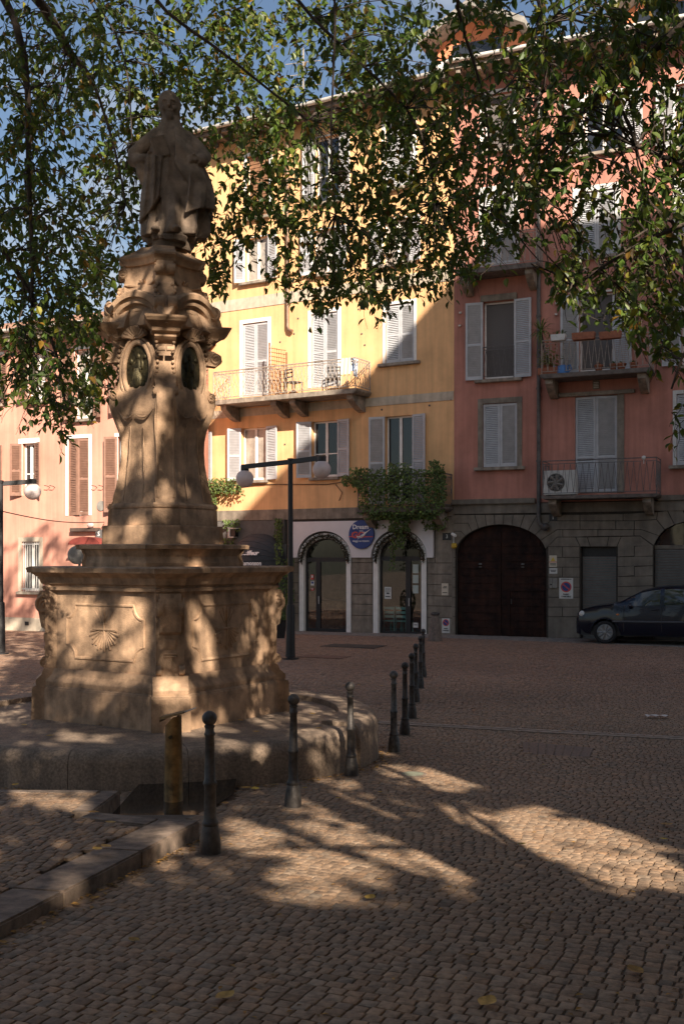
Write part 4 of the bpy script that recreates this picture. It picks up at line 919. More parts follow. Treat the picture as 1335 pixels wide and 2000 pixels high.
# --- broken entablature: corner blocks and arched pediments
ZE0, ZE1 = zc(663), zc(634)
for k in range(4):
    dg, pg = rel(k); mb = MB(); h = ZE1 - ZE0
    lv = [(.0, .62, .13), (.10, .64, .14), (.12, .67, .165), (.30, .69, .17), (.55, .75, .215), (.62, .775, .225), (.66, .80, .235), (.82, .825, .25), (.86, .835, .255), (1., .845, .255)]
    vs = [dg * o + pg * sgn * w + Vector((0, 0, ZE0 + h * t)) for t, c, w in lv for o, sgn in ((.25, -1), (c, -1), (c, 1), (.25, 1))]
    mb.add(vs, [(i * 4 + j, i * 4 + (j + 1) % 4, i * 4 + 4 + (j + 1) % 4, i * 4 + 4 + j) for i in range(len(lv) - 1) for j in range(4)] + [(3, 2, 1, 0), tuple(len(lv) * 4 - 4 + j for j in range(4))])
    mb.build('cornice_block', M_stone, mo, smooth=25, bevel=.004)
for k in range(4):
    an = -math.pi / 2 + k * math.pi / 2; nf = Vector((math.cos(an), math.sin(an), 0)); tg = Vector((-nf.y, nf.x, 0)); z = Vector((0, 0, 1))
    pr = [(-.30, -.10), (.0, -.11), (.03, -.08), (.03, -.02), (.085, .0), (.095, .05), (.135, .065), (.145, .12), (.12, .14), (-.30, .16)]
    fr = []
    for j in range(25):
        t = -1 + 2 * j / 24; a = t * 1.30; r = .43
        fr.append((nf * (.44 - .03 * abs(t)) + tg * r * math.sin(a) * 1.02 + z * (ZE0 + .06 + .31 * (math.cos(a) - math.cos(1.3)) / (1 - math.cos(1.3))), nf, (z * math.cos(a) + tg * math.sin(a))))
    MB().sweep(pr, fr).build('arched_pediment', M_stone, mo, smooth=40)
    for sgn in (-1, 1):
        mb = MB(); spiral(mb, nf * .50 + tg * sgn * .36 + z * (ZE1 + .10), nf, tg * sgn, .10, .25); mb.build('scroll', M_stone, mo, smooth=45)
# --- upper attic
pa = [(640, .66), (622, .65), (606, .62), (590, .57), (572, .515), (555, .475), (540, .455), (528, .45), (519, .455)]
loft('attic', [ring(zc(y), c, .22, .045, -.02, 5) for y, c in pa], smooth=60)
loft('attic_cornice', [ring(zc(y), c, .26, .03, -.03) for y, c in ((520, .46), (517, .475), (514, .48), (510, .50), (507, .525), (503, .53), (501, .51), (496, .42), (486, .30), (480, .27))], wear=.004)
for k in range(4):
    dg, pg = rel(k); mb = MB(); zv = Vector((0, 0, 1))
    console(mb, k, .44, .20, [(0, zc(519)), (.06, zc(519)), (.075, zc(530)), (.05, zc(542)), (0, zc(548))])
    console(mb, k, .48, .22, [(0, zc(560)), (.04, zc(562)), (.075, zc(576)), (.09, zc(592)), (.10, zc(598)), (0, zc(600))])
    for sgn in (-1, 1):
        spiral(mb, dg * .49 + pg * sgn * .11 + zv * zc(534), pg * sgn, zv, .06, .09); spiral(mb, dg * .64 + pg * sgn * .125 + zv * zc(605), pg * sgn, zv, .085, .10)
        for j in range(6): t = j / 5; mb.sphere(tuple(dg * (.53 + .05 * t) + pg * sgn * (.09 + .03 * math.sin(t * 6)) + zv * (zc(566) - .20 * t)), .028, 8)
        mb.tube([dg * (.47 - .24 * math.sin(t * 2.2) ) + pg * sgn * (.12 + .20 * t) + zv * (zc(556) - .05 * math.sin(t * math.pi) + .06 * t) for t in np.linspace(0, .9, 7)], .014, 5)
    mb.build('scroll', M_stone, mo, smooth=45)

# ================================================================ statue of a robed figure
SX, SY = (333 - CX) / F * 12.7, 12.7
ZT = zc(479, 12.72)
def sculpt():
    mb = MB(); N = 72
    #        z     cx    cy    rx    ry   fold
    st = [(-.02, .03, .00, .33, .27, .10), (.05, .035, .0, .345, .28, .12), (.16, .03, 0, .335, .27, .11), (.32, .015, .01, .335, .26, .095), (.48, .0, .01, .335, .26, .085), (.64, -.01, .01, .33, .255, .07), (.78, -.012, .01, .305, .245, .06), (.90, -.0, .01, .275, .23, .055),
          (1.02, .005, .01, .25, .215, .05), (1.14, .005, .01, .22, .19, .045), (1.22, .0, .01, .19, .165, .035), (1.29, .0, .01, .155, .14, .03), (1.34, .0, .005, .12, .115, .02), (1.39, .0, -.005, .105, .10, .01), (1.42, .0, -.01, .088, .088, 0), (1.50, 0, -.01, .08, .08, 0)]
    Z = [s[0] for s in st]; zz = np.linspace(-.02, 1.50, 70); vs = []
    for z in zz:
        cx_, cy_, rx, ry, fo = (float(np.interp(z, Z, [s[i] for s in st])) for i in range(1, 6))
        for k in range(N):
            a = 2 * math.pi * k / N
            w = math.sin(7 * a + 2.1 * z + 1.2 * math.sin(2.3 * z + a)) * .55 + math.sin(13 * a - 3.3 * z + 2 * math.sin(3 * a + z)) * .33 + .35 * math.sin(4 * a + 5 * z)
            w = math.copysign(abs(w) ** .7, w)
            d = 1 + fo * 1.7 * w + .03 * mnoise.noise(Vector((math.cos(a) * 2, math.sin(a) * 2, z * 4)))
            vs.append((cx_ + rx * d * math.cos(a), cy_ + ry * d * math.sin(a), z))
    m = len(zz); mb.add(vs, [(i * N + k, i * N + (k + 1) % N, (i + 1) * N + (k + 1) % N, (i + 1) * N + k) for i in range(m - 1) for k in range(N)] + [tuple(range(N - 1, -1, -1)), tuple(range((m - 1) * N, m * N))])
    # cloak hanging from the shoulders: a thick curved sheet open at the front
    def sheet(fn, nu=30, nv=26, th=.045):
        A = [[Vector(fn(i / nu, j / nv)) for j in range(nv + 1)] for i in range(nu + 1)]; c = Vector((0, .02, 0)); vs = []
        for s_ in (0, 1):
            for r in A:
                for p in r: o = Vector((p.x, p.y - .02, 0)); o = o.normalized() if o.length > 1e-4 else Vector((0, 1, 0)); vs.append(p + o * (th * s_))
        K = (nu + 1) * (nv + 1); q = lambda i, j, s_: s_ * K + i * (nv + 1) + j; fs = []
        for i in range(nu):
            for j in range(nv): fs += [(q(i, j, 0), q(i, j + 1, 0), q(i + 1, j + 1, 0), q(i + 1, j, 0)), (q(i, j, 1), q(i + 1, j, 1), q(i + 1, j + 1, 1), q(i, j + 1, 1))]
        for i in range(nu): fs += [(q(i, 0, 0), q(i + 1, 0, 0), q(i + 1, 0, 1), q(i, 0, 1)), (q(i, nv, 0), q(i, nv, 1), q(i + 1, nv, 1), q(i + 1, nv, 0))]
        for j in range(nv): fs += [(q(0, j, 0), q(0, j, 1), q(0, j + 1, 1), q(0, j + 1, 0)), (q(nu, j, 0), q(nu, j + 1, 0), q(nu, j + 1, 1), q(nu, j, 1))]
        mb.add(vs, fs)
    def cloak(u, v):                                      # u round the back from the viewer's right front to the left, v down
        a = R(-62) + u * R(285); z = 1.28 - v * (1.08 - .12 * math.sin(u * 9)); k = math.sin(min(1, v * 1.05 + .02) * math.pi / 2) ** 1.15
        rx = (.11 + .275 * k) * (1 if math.cos(a) > 0 else .80); ry = .11 + .20 * k; d = 1 + (.08 * v + .03) * math.sin(11 * a + 3 * v)
        return (rx * d * math.cos(a) + .01, ry * d * math.sin(a) + .015, z)
    sheet(cloak)
    def drape(u, v):                                      # edge of the mantle sweeping across the chest to the viewer's right
        x = .02 + (.13 + .19 * min(1, v * 1.6)) * u; z = 1.29 - .50 * v - .16 * u - .30 * u * v + .02 * math.sin(8 * u + 3 * v); y = -.10 - .15 * math.sin(min(1, v * 1.6) * 1.5) * (1 - .65 * u ** 2) - .012 * math.sin(14 * v + 6 * u)
        return (x, y, z)
    sheet(drape, 16, 18, .035)
    def lap(u, v):                                        # gathered fold hanging from the hand on the viewer's left
        x = -.30 + .20 * u + .05 * v * math.sin(3 * u); z = .86 - .74 * v * (1 - .45 * u); y = -.15 - .10 * math.sin(u * 2.4) + .02 * math.sin(18 * u + 2 * v)
        return (x, y, z)
    sheet(lap, 20, 18, .04)
    for (p, r) in (((-.13, 0, 1.20), .085), ((.13, 0, 1.20), .085)): mb.sphere(p, r, 14)
    # sleeves
    mb.tube([(-.13, .0, 1.21), (-.29, .0, 1.08), (-.42, -.02, .95), (-.425, -.05, .88), (-.36, -.12, .84), (-.29, -.19, .86)], [.095, .09, .085, .085, .08, .055], 14)
    mb.tube([(.13, .0, 1.21), (.25, -.02, 1.08), (.33, -.08, .94), (.30, -.17, .86), (.26, -.22, .85)], [.10, .105, .10, .085, .05], 14)
    mb.tube([(-.35, -.12, .84), (-.34, -.13, .70), (-.32, -.12, .58)], [.07, .06, .03], 10)      # hanging cuff
    # hands: palm and five fingers each, the fingers closing on the cloth
    for c_, sg in ((Vector((-.27, -.215, .865)), 1), (Vector((.245, -.235, .855)), -1)):
        mb.sphere((0, 0, 0), .042, 12, Matrix.Translation(c_), (1, .62, .8))
        for j in range(4):
            b = c_ + Vector((sg * .028, -.012, .026 - .019 * j)); ln = (.058, .066, .062, .048)[j]
            mb.tube([b, b + Vector((sg * ln * .5, -.016, 0)), b + Vector((sg * ln * .85, -.008, -.006)), b + Vector((sg * ln, .010, -.008))], [.0115, .011, .010, .008], 7)
        b = c_ + Vector((-sg * .005, -.012, .034)); mb.tube([b, b + Vector((sg * .022, -.022, .018)), b + Vector((sg * .046, -.024, .014))], [.014, .012, .009], 7)
    # book held against the chest on the viewer's left
    M = Matrix.Translation((-.145, -.235, .98)) @ Matrix.Rotation(R(14), 4, 'Z') @ Matrix.Rotation(R(-18), 4, 'Y'); mb.box(-.085, .085, -.03, .03, -.12, .12, M)
    # head with hood of hair, brow, nose, eyes, mouth, ears and beard
    H = Matrix.Translation((.0, -.02, 1.545)) @ Matrix.Scale(1.25, 4) @ Matrix.Rotation(R(-14), 4, 'Z') @ Matrix.Rotation(R(8), 4, 'X')
    mb.sphere((0, 0, 0), .1, 24, H, (.86, 1.0, 1.28)); mb.sphere((0, -.035, -.055), .07, 16, H, (.86, .9, 1.0))
    mb.sphere((0, .028, .028), .108, 20, H, (.95, 1.0, 1.16)); mb.sphere((0, .06, -.06), .085, 16, H, (1.05, .8, 1.3))
    mb.tube([(0, -.098, .022), (0, -.122, -.016), (0, -.112, -.032)], [.011, .017, .012], 8, H)
    for sg in (-1, 1):
        mb.tube([(sg * .014, -.100, .034), (sg * .038, -.096, .040), (sg * .062, -.078, .030)], [.010, .011, .008], 6, H); mb.sphere((sg * .034, -.083, .014), .014, 8, H)
        mb.sphere((sg * .087, .0, -.005), .024, 8, H, (.45, .8, 1.3)); mb.sphere((sg * .045, -.075, -.035), .026, 10, H)
    mb.tube([(-.028, -.094, -.058), (0, -.103, -.054), (.028, -.094, -.058)], [.007, .010, .007], 6, H); mb.tube([(-.022, -.094, -.070), (0, -.101, -.071), (.022, -.094, -.070)], [.006, .009, .006], 6, H)
    mb.sphere((0, -.082, -.105), .042, 12, H, (.9, .8, 1.15))
    # foot poking out below the hem
    mb.sphere((-.10, -.27, .02), .06, 12, None, (.8, 1.5, .6)); mb.sphere((.14, -.27, .02), .06, 12, None, (.8, 1.5, .6))
    # a slow turn of the body over the hips
    out = []
    for x, y, z in mb.v:
        t = R(16) * (z - .75); cx_ = .035 * math.sin(z * 2.3); out.append((x * math.cos(t) - y * math.sin(t) + cx_, x * math.sin(t) + y * math.cos(t), z))
    mb.v = out
    return mb
mb = sculpt(); me = bpy.data.meshes.new('statue'); me.from_pydata(mb.v, [], mb.f)
o = bpy.data.objects.new('statue', me); COL.objects.link(o)
md = o.modifiers.new('r', 'REMESH'); md.mode = 'VOXEL'; md.voxel_size = .0105
sm = o.modifiers.new('s', 'SMOOTH'); sm.factor = .4; sm.iterations = 1
me2 = bpy.data.meshes.new_from_object(o.evaluated_get(bpy.context.evaluated_depsgraph_get())); o.modifiers.clear(); o.data = me2; bpy.data.meshes.remove(me)
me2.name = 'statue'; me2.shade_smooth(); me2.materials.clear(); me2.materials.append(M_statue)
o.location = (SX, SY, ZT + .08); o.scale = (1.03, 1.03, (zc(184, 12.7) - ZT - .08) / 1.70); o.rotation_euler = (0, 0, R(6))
tag(o, 'weathered stone statue of a robed saint standing on top of the carved pedestal', 'statue')
mb = MB(); rr = random.Random(5)
for j in range(26):
    a = rr.uniform(0, 6.28); r_ = rr.uniform(.05, .25); mb.sphere((r_ * math.cos(a), r_ * math.sin(a), -.03 + rr.uniform(-.02, .03)), rr.uniform(.06, .1), 8, None, (1.1, 1.0, .8))
mb.lathe([(.22, -.16), (.24, -.10), (.24, -.03), (.20, .04)], 14)
mb.v = [tuple(Vector(v) + mnoise.noise_vector(Vector(v) * 7) * .03) for v in mb.v]
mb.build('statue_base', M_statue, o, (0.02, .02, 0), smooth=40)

# ================================================================ bollards, lamps, drinking post
def bollard(px, py, m, label, lean=0., s=1.):
    p = ground(px, py)
    o = thing('bollard', label, 'bollard', p, 0, 'cast iron bollards along the edge of the square')
    k = .80; pr = lambda q: [(r_ * k, z_) for r_, z_ in q]
    MB().lathe(pr([(.088, -.06), (.088, .06), (.084, .10), (.070, .17), (.064, .19)]), 20).build('base', m, o, smooth=40)
    MB().lathe(pr([(.058, .188), (.066, .195), (.068, .21), (.060, .222), (.052, .24), (.047, .45), (.054, .458), (.058, .47), (.054, .482), (.046, .49), (.037, .78), (.044, .788), (.046, .80), (.038, .81), (.036, .835), (.044, .842), (.044, .852), (.03, .86)]), 20).build('shaft', m, o, smooth=40)
    MB().sphere((0, 0, .900), .050, 20).build('ball', m, o, smooth=60)
    mb = MB(); mb.lathe([(.105, -.05), (.105, .004), (.09, .008)], 12); mb.build('footing', M_joint, o, smooth=30)
    o.rotation_euler = (R(rnd.uniform(-.6, .6)), R(lean), rnd.uniform(0, 3)); o.scale = (s, s, s); return o
bollard(411, 1668, M_iron, 'nearest bollard, worn grey, standing at the corner of the raised pavement', -.3, 1.0)
bollard(572, 1577, M_iron, 'second bollard, standing in front of the round platform right of the brass post', .4)
bollard(686, 1516, M_iron, 'third bollard, standing against the right end of the round platform', -1.0)
bollard(769, 1469, M_ironlt, 'silvery bollard with a pale shaft, just past the round platform', .0)
bollard(790, 1435, M_iron, 'dark bollard directly behind the silvery one', -.6)
bollard(804, 1403, M_iron, 'dark bollard, third in the row counted from the silvery one', .3)
bollard(811, 1371, M_iron, 'dark bollard, fourth in the row counted from the silvery one', .3)
bollard(820, 1344, M_iron, 'dark bollard second from the far end of the row', -.4)
bollard(826, 1322, M_iron, 'farthest bollard of the row, closest to the shop doors', -.5)
# twin globe lamp
def lamp(px, py, ptop, arms, label):
    p = ground(px, py); d = p.y; k = d / F; o = thing('street_lamp', label, 'street lamp', p)
    hz_ = EYE + (HY - ptop) * k - p.z
    MB().lathe([(.20, -.02), (.20, .03), (.115, .05), (.112, .12)], 20).build('base_plate', M_black, o, smooth=35)
    MB().lathe([(.11, .10), (.095, 1.20), (.088, 1.24)], 14).build('sleeve', M_black, o, smooth=35)
    MB().lathe([(.062, 1.2), (.056, hz_ - .05), (.07, hz_ - .04), (.07, hz_ + .02)], 14).build('pole', M_black, o, smooth=35)
    for (ax, ay, gx, gy, gr, dy) in arms:
        da = d + dy; e = P(ax, ay, da) - p; s_ = Vector((0, 0, hz_ - .06)); t = (e - s_); 
        fr = [(q, Vector((-t.y, t.x, 0)).normalized(), Vector((0, 0, 1))) for q in (s_, e)]
        MB().sweep([(-.035, -.055), (.035, -.055), (.035, .055), (-.035, .055)], fr).build('arm', M_black, o, smooth=0, bevel=.008)
        g = P(gx, gy, da) - p; r_ = gr * da / F
        h = MB().lathe([(.10, 0), (.10, .12), (.07, .13)], 16, Matrix.Translation((g.x, g.y, g.z + r_ * .86))).build('lamp_holder', M_black, o, smooth=35)
        MB().sphere((0, 0, 0), r_, 28, Matrix.Translation(g)).build('globe', M_globe, o, smooth=60)
    return o
lamp(567, 1287, 897, [(472, 912, 478, 935, 17.5, 1.0), (634, 893, 628, 917, 18, -.7)], 'tall black lamp post with two opal globes standing before the shop')
lamp(2, 1277, 940, [(70, 940, 64, 960, 16.5, .3), (-75, 941, -69, 961, 16, -.3)], 'tall black lamp post before the pink house cut by the picture edge')
# brass drinking post in the pool
bp = Vector((-1.44, 9.42)); zb = G(bp.y) - .04
dp_ = thing('drinking_post', 'square tapering brass drinking fountain post standing in a shallow pool', 'drinking fountain', (bp.x, bp.y, zb), R(-8))
hh = EYE - 1.31 - zb - .02
def taper(z, w, d_): return [(-w, -d_, z), (w, -d_, z), (w, d_, z), (-w, d_, z)]
mb = MB(); mb.lathe([(.088, 0), (.092, .02), (.088, .05), (.082, .06), (.076, hh * .5), (.070, hh - .11)], 20); mb.build('column', M_brass, dp_, smooth=50)
mb = MB(); ps = [(.070 * math.cos(2 * math.pi * k / 20), .070 * math.sin(2 * math.pi * k / 20)) for k in range(20)]
mb.add([(x, y, hh - .11) for x, y in ps] + [(x, y, hh - .03 - .09 * max(0, (.02 - x) / .09)) for x, y in ps], [tuple(range(19, -1, -1)), tuple(range(20, 40))] + [(k, (k + 1) % 20, 20 + (k + 1) % 20, 20 + k) for k in range(20)]); mb.build('cut_top', M_brass, dp_, smooth=30)
mb = MB(); mb.prism([(-.095, hh - .055), (.105, hh - .0), (.105, hh + .014), (-.098, hh - .03), (-.10, hh - .075), (-.095, hh - .075)], -.085, .085); mb.build('cap', mat('dull_brass', (.30, .20, .10), .6, .3, 9, .1, 40, metal=.5), dp_, smooth=0, bevel=.003)
mb = MB(); 
for y in (-.02, .03): mb.tube([(.10, y, hh + .008), (.19, y + .01, hh + .04)], .004, 5)
mb.build('spout', M_plast, dp_)
mb = MB(); mb.tube([(0, -.075, hh - .2), (0, -.10, hh - .2)], .016, 10); mb.build('push_button', M_bronze, dp_)
# ================================================================ parked car (dark blue compact van)
cp = P(1180, 1256, 29.1); FRu = Vector((FR.u.x, FR.u.y, 0))
car = thing('parked_car', 'dark blue compact family car parked in front of the grey shutters', 'car', (cp.x - FR.u.x * .79, cp.y - FR.u.y * .79, G(cp.y)), FR.rot)
M_car = mat('dark_blue_paint', (.004, .008, .020), .25, .1, 3, 0, spec=.35, coat=.45)
M_tyre = mat('tyre', (.018, .017, .017), .85, .2, 30, .1); M_rim = mat('alloy_rim', (.30, .30, .30), .4, .2, 10, 0, metal=.8)
M_lamp = mat('headlamp_glass', (.62, .60, .55), .12, .2, 30, .2, 40, coat=1.); M_trim = mat('grey_trim', (.10, .10, .11), .5, .1, 10, 0)
CL, CWD = 3.95, .845; WXS = (.79, 3.28)
st = np.linspace(0, CL, 80)
def I(x, xs, ys): return float(np.interp(x, xs, ys))
def prof(x):
    zlow = .24
    for wx in WXS:
        if abs(x - wx) < .365: zlow = max(zlow, .30 + math.sqrt(max(0, .365 ** 2 - (x - wx) ** 2)))
    zbelt = I(x, [0, .06, .2, .5, .95, 1.1, 2.2, 3.3, 3.7, 3.9, 3.95], [.60, .82, .88, .95, 1.0, 1.0, 1.04, 1.09, 1.08, .95, .6])
    zroof = I(x, [0, .06, .2, .5, .95, 1.15, 1.4, 1.7, 2.0, 2.3, 2.8, 3.3, 3.6, 3.78, 3.9, 3.95], [.62, .84, .91, .99, 1.06, 1.11, 1.25, 1.41, 1.49, 1.53, 1.54, 1.51, 1.44, 1.32, .97, .62])
    hw = CWD * I(x, [0, .08, .25, .6, 1.2, 3.3, 3.75, 3.92, 3.95], [.78, .90, .96, .99, 1, 1, .97, .88, .8])
    return zlow, zbelt, max(zroof, zbelt + .02), hw
def csec(x):
    zl, zb, zr, hw = prof(x); mid = max(zl + .02, .62 if .62 > zl else zl + .05); mid = min(mid, zb - .04) if zb - .04 > zl + .02 else (zl + zb) / 2
    k = I(x, [0, .95, 1.3, 3.5, 3.95], [.97, .97, .80, .80, .9]); tr = hw * k
    h = [(hw * .93, zl), (hw * 1.0, zl + (mid - zl) * .5), (hw * 1.0, mid), (hw * .985, (mid + zb) / 2), (hw * .955, zb), (hw * .955 + (tr - hw * .955) * .5, zb + (zr - zb) * .48), (tr, zb + (zr - zb) * .86), (tr * .88, zr - (zr - zb) * .035), (tr * .45, zr + .012), (0, zr + .018)]
    return h
n = len(st); V = []; 
for x in st:
    h = csec(x); full = h + [(-a, b) for a, b in h[-2::-1]]
    V += [(x, CWD + a, b) for a, b in full]
K = 19; body, win = [], []
for i in range(n - 1):
    xm = (st[i] + st[i + 1]) / 2
    for j in range(K - 1):
        f = (i * K + j, i * K + j + 1, (i + 1) * K + j + 1, (i + 1) * K + j); jj = min(j, K - 2 - j)
        isw = jj in (4, 5) and ((1.42 < xm < 2.18) or (2.30 < xm < 3.08) or (3.18 < xm < 3.55)) and not (jj == 5 and xm < 1.56)
        isw |= (jj in (7, 8) and (1.15 < xm < 1.72))
        isw |= (jj in (7, 8) and (3.64 < xm < 3.83))
        (win if isw else body).append(f)
body += [tuple(range(K)), tuple((n - 1) * K + j for j in range(K - 1, -1, -1))]
mb = MB(); mb.v = V; mb.f = body
bd = mb.build('body', M_car, car, smooth=50, fix=False)
mb = MB(); mb.v = [(x, CWD + (y - CWD) * .992, z) for x, y, z in V]; mb.f = win; mb.build('window', mat('car_glass', (.025, .03, .03), .03, .1, 2, 0, spec=.9), car, smooth=50, fix=False)
MB().box(.15, 3.8, .08, 2 * CWD - .08, .22, .5).build('underbody', M_black, car, smooth=0)
for wx in WXS:
    for y, sg in ((.10, -1), (2 * CWD - .10, 1)):
        Mw = Matrix.Translation((wx, y, .305)) @ Matrix.Rotation(R(90) * (1 if sg < 0 else -1), 4, 'X')
        w = MB().lathe([(.2, -.10), (.27, -.105), (.302, -.08), (.306, 0), (.302, .075), (.27, .098), (.212, .09), (.205, .02)], 36, Mw).build('wheel', M_tyre, car, smooth=35)
        mb = MB(); mb.lathe([(.205, .03), (.208, .088), (.195, .092), (.19, .05)], 36, Mw); mb.lathe([(.05, .03), (.05, .075), (.03, .082)], 16, Mw)
        for k in range(10): a = k * math.pi / 5; mb.tube([(.04 * math.cos(a), .04 * math.sin(a), .068), (.195 * math.cos(a), .195 * math.sin(a), .075)], [.014, .018], 5, Mw)
        mb.build('rim', M_rim, w, smooth=35)
        MB().lathe([(.19, .01), (.19, .03)], 24, Mw).build('brake_disc', M_black, w, smooth=0)
for sgn in (0, 1):
    fy = lambda y: y if sgn == 0 else 2 * CWD - y
    mb = MB(); mb.sphere((.22, fy(.13), .77), .125, 16, None, (1.15, .62, .95)); mb.build('headlight', M_lamp, car, smooth=60)
    mb = MB(); mb.tube([(.98, fy(.0), .60), (2.90, fy(.0), .62)], .02, 6); mb.build('side_moulding', M_trim, car, smooth=40)
    mb = MB(); mb.sphere((1.46, fy(-.07), 1.02), .085, 14, None, (.6, 1.0, .95)); mb.tube([(1.47, fy(.03), .98), (1.46, fy(-.05), 1.0)], .02, 6); mb.build('wing_mirror', M_car, car, smooth=60)
    for hx in (1.98, 2.95): MB().tube([(hx, fy(-.012), .92), (hx + .05, fy(-.03), .925), (hx + .15, fy(-.03), .93), (hx + .19, fy(-.01), .93)], .013, 6).build('door_handle', M_car, car)
    mb = MB(); mb.sphere((1.12, fy(.012), .78), .03, 10, None, (1.5, .35, .8)); mb.build('indicator', mat('amber', (.55, .16, .03), .3, 0, 5, 0), car)
    mb = MB()                                             # lips round the wheel arches
    for wx in WXS: mb.tube([(wx + .375 * math.cos(a), fy(.012), .30 + .375 * math.sin(a)) for a in np.linspace(.12, math.pi - .12, 20)], .022, 6)
    mb.build('wheel_arch', M_car, car, smooth=60)
    mb = MB()
    for q in (1.28, 2.24, 3.02): mb.tube([(q, fy(-.002 + .0), .34), (q, fy(-.004), .66), (q, fy(.012), .84), (q + .02, fy(.034), 1.01)], .006, 4)
    mb.build('door_gap', M_black, car, fix=False)
mb = MB(); mb.box(-.03, .12, .35, 1.34, .26, .40); mb.build('bumper_grille', M_black, car, bevel=.02)
mb = MB(); mb.box(-.012, .05, .45, 1.24, .60, .70); mb.build('radiator_grille', M_black, car, bevel=.02)
mb = MB(); mb.box(-.045, -.03, .58, 1.10, .43, .54); mb.build('number_plate', M_plast, car, smooth=0)

# ================================================================ signs and fixtures on the walls
def on(fac, name, label, cat, px, py, off, group=None):
    s_, z_ = fac.loc(px, py, -off); q = fac.world(s_, -off, z_); return thing(name, label, cat, q, fac.rot, group)
k60 = lambda fac, px, o=0.: (fac.o.dot(fac.w) - o) / Vector(((px - CX) / F, 1)).dot(fac.w) / F   # metres per pixel
o = on(FY, 'round_shop_sign', 'round blue shop sign with white and red lettering between the arched doors', 'sign', 705, 1044, .16)
ds = MB().lathe([(.445, -.05), (.45, -.04), (.45, .0), (.44, .008)], 48, Matrix.Rotation(R(90), 4, 'X')).build('disc', M_blue, o, smooth=35)
text('Dream', .205, TM(-.02, -.012, .235), M_txtw, o, bold=.004); text('and', .09, TM(.0, -.012, .115), M_txtw, o)
text('GO', .27, TM(-.10, -.012, -.02), M_redp, o, bold=.012, sx=1.2); text('viaggi su misura', .095, TM(-.01, -.012, -.20), M_txtw, o)
mb = MB(); mb.box(-.44, -.31, -.014, -.009, -.075, -.05); mb.box(.10, .42, -.014, -.009, -.085, -.055); mb.build('red_stripe', M_redp, o, smooth=0)
mb = MB(); pl = lambda pts, r: mb.tube([(x, -.018, z) for x, z in pts], r, 5)
pl([(-.13, -.035), (-.15, -.065), (-.12, -.08), (0, -.05), (.12, .02), (.20, .075), (.345, .165)], [.008, .013, .016, .018, .022, .018, .004]); pl([(-.12, -.155), (-.10, -.115), (.02, -.085), (.12, -.02), (.165, .04), (.13, .075), (.05, .07)], [.004, .008, .012, .016, .016, .012, .004])
mb.build('plane_swoosh', M_txtw, o, smooth=60)
o = on(FY, 'house_number_plate', 'dark house number plate by the white camera at the gate', 'number plate', 872, 1048, .035); MB().box(-.15, .15, 0, .03, -.11, .11).build('plate', M_black, o, smooth=0, bevel=.004); text('3', .16, TM(0, -.004, 0), M_plast, o)
o = on(FR, 'house_number_plate', 'small dark house number plate under the balcony corbel beside the drainpipe', 'number plate', 1079, 1011, .055); MB().box(-.11, .11, 0, .03, -.10, .10).build('plate', M_black, o, smooth=0, bevel=.004); text('1', .16, TM(0, -.004, 0), M_plast, o)
o = on(FR, 'security_camera', 'small white security camera with a yellow beacon left of the gate arch', 'camera', 886, 1044, .12)
MB().tube([(-.06, .0, .02), (.08, -.10, -.04)], .045, 10).build('camera_body', M_white, o); MB().tube([(-.02, .02, -.03), (-.02, .02, -.28)], .012, 6).build('bracket', M_white, o); MB().lathe([(.05, -.42), (.085, -.38), (.085, -.28), (.05, -.25)], 14).build('beacon', mat('yellow_beacon', (.55, .34, .03), .4, .1, 5, 0), o)
def noparking(o, w, h, r, zc_, lines):
    MB().box(-w / 2, w / 2, 0, .012, -h / 2, h / 2).build('plate', M_plast, o, smooth=0)
    Mr = Matrix.Translation((0, -.001, zc_)) @ Matrix.Rotation(R(90), 4, 'X')
    MB().lathe([(r, 0), (r, .002)], 36, Mr).build('red_ring', M_redp, o, smooth=0); MB().lathe([(r * .76, .0021), (r * .76, .004)], 36, Mr).build('blue_field', M_blue, o, smooth=0)
    MB().box(-r * .78, r * .78, -.0075, -.0052, -r * .11, r * .11, Matrix.Translation((0, 0, zc_)) @ Matrix.Rotation(R(40), 4, 'Y')).build('red_bar', M_redp, o, smooth=0)
    for t_, s_, z_ in lines: text(t_, s_, TM(0, -.003, z_), M_black2, o, bold=.002)
o = on(FR, 'no_parking_sign', 'larger white no parking sign between the gate and the grey roller shutter', 'sign', 1104.5, 1149, .035); noparking(o, .40, .59, .155, .04, [('PASSO', .06, -.175), ('CARRABILE', .055, -.24), ('COMUNE DI MILANO', .032, .26)])
o = on(FY, 'no_parking_sign', 'small white no parking sign low on the wall left of the gate', 'sign', 870, 1222, .035); noparking(o, .26, .44, .105, .09, [('PASSO', .045, -.09), ('CARRABILE', .04, -.15)])
def notice(fac, px, py, w, h, label, m, off, bars, name='notice'):
    o = on(fac, name, label, 'notice', px, py, off); MB().box(-w / 2, w / 2, 0, .008, -h / 2, h / 2).build('sheet', m, o, smooth=0)
    for (x0, x1, z, t) in bars: MB().box(x0 * w, x1 * w, -.002, -.0003, z * h, z * h + t).build('print_line', M_black2, o, smooth=0)
    return o
M_cream = mat('cream_sheet', (.60, .52, .40), .6, .1, 5, 0)
notice(FY, 868, 1151, .22, .36, 'small cream notice on the stone pier above the low no parking sign', M_cream, .035, [(-.3, .3, .1, .02), (-.2, .3, .2, .02), (-.35, .35, -.3, .02)])
o = notice(FR, 1079, 1096, .22, .33, 'orange and white electrical warning sign, topmost beside the gate', M_cream, .035, [(-.4, .4, -.25, .02), (-.4, .4, -.36, .02)], 'warning_sign')
mb = MB(); mb.prism([(-.07, .0), (.07, .0), (0, .12)], -.003, -.0005); mb.build('triangle', mat('warning_yellow', (.62, .42, .05), .5, 0, 5, 0), o, smooth=0)
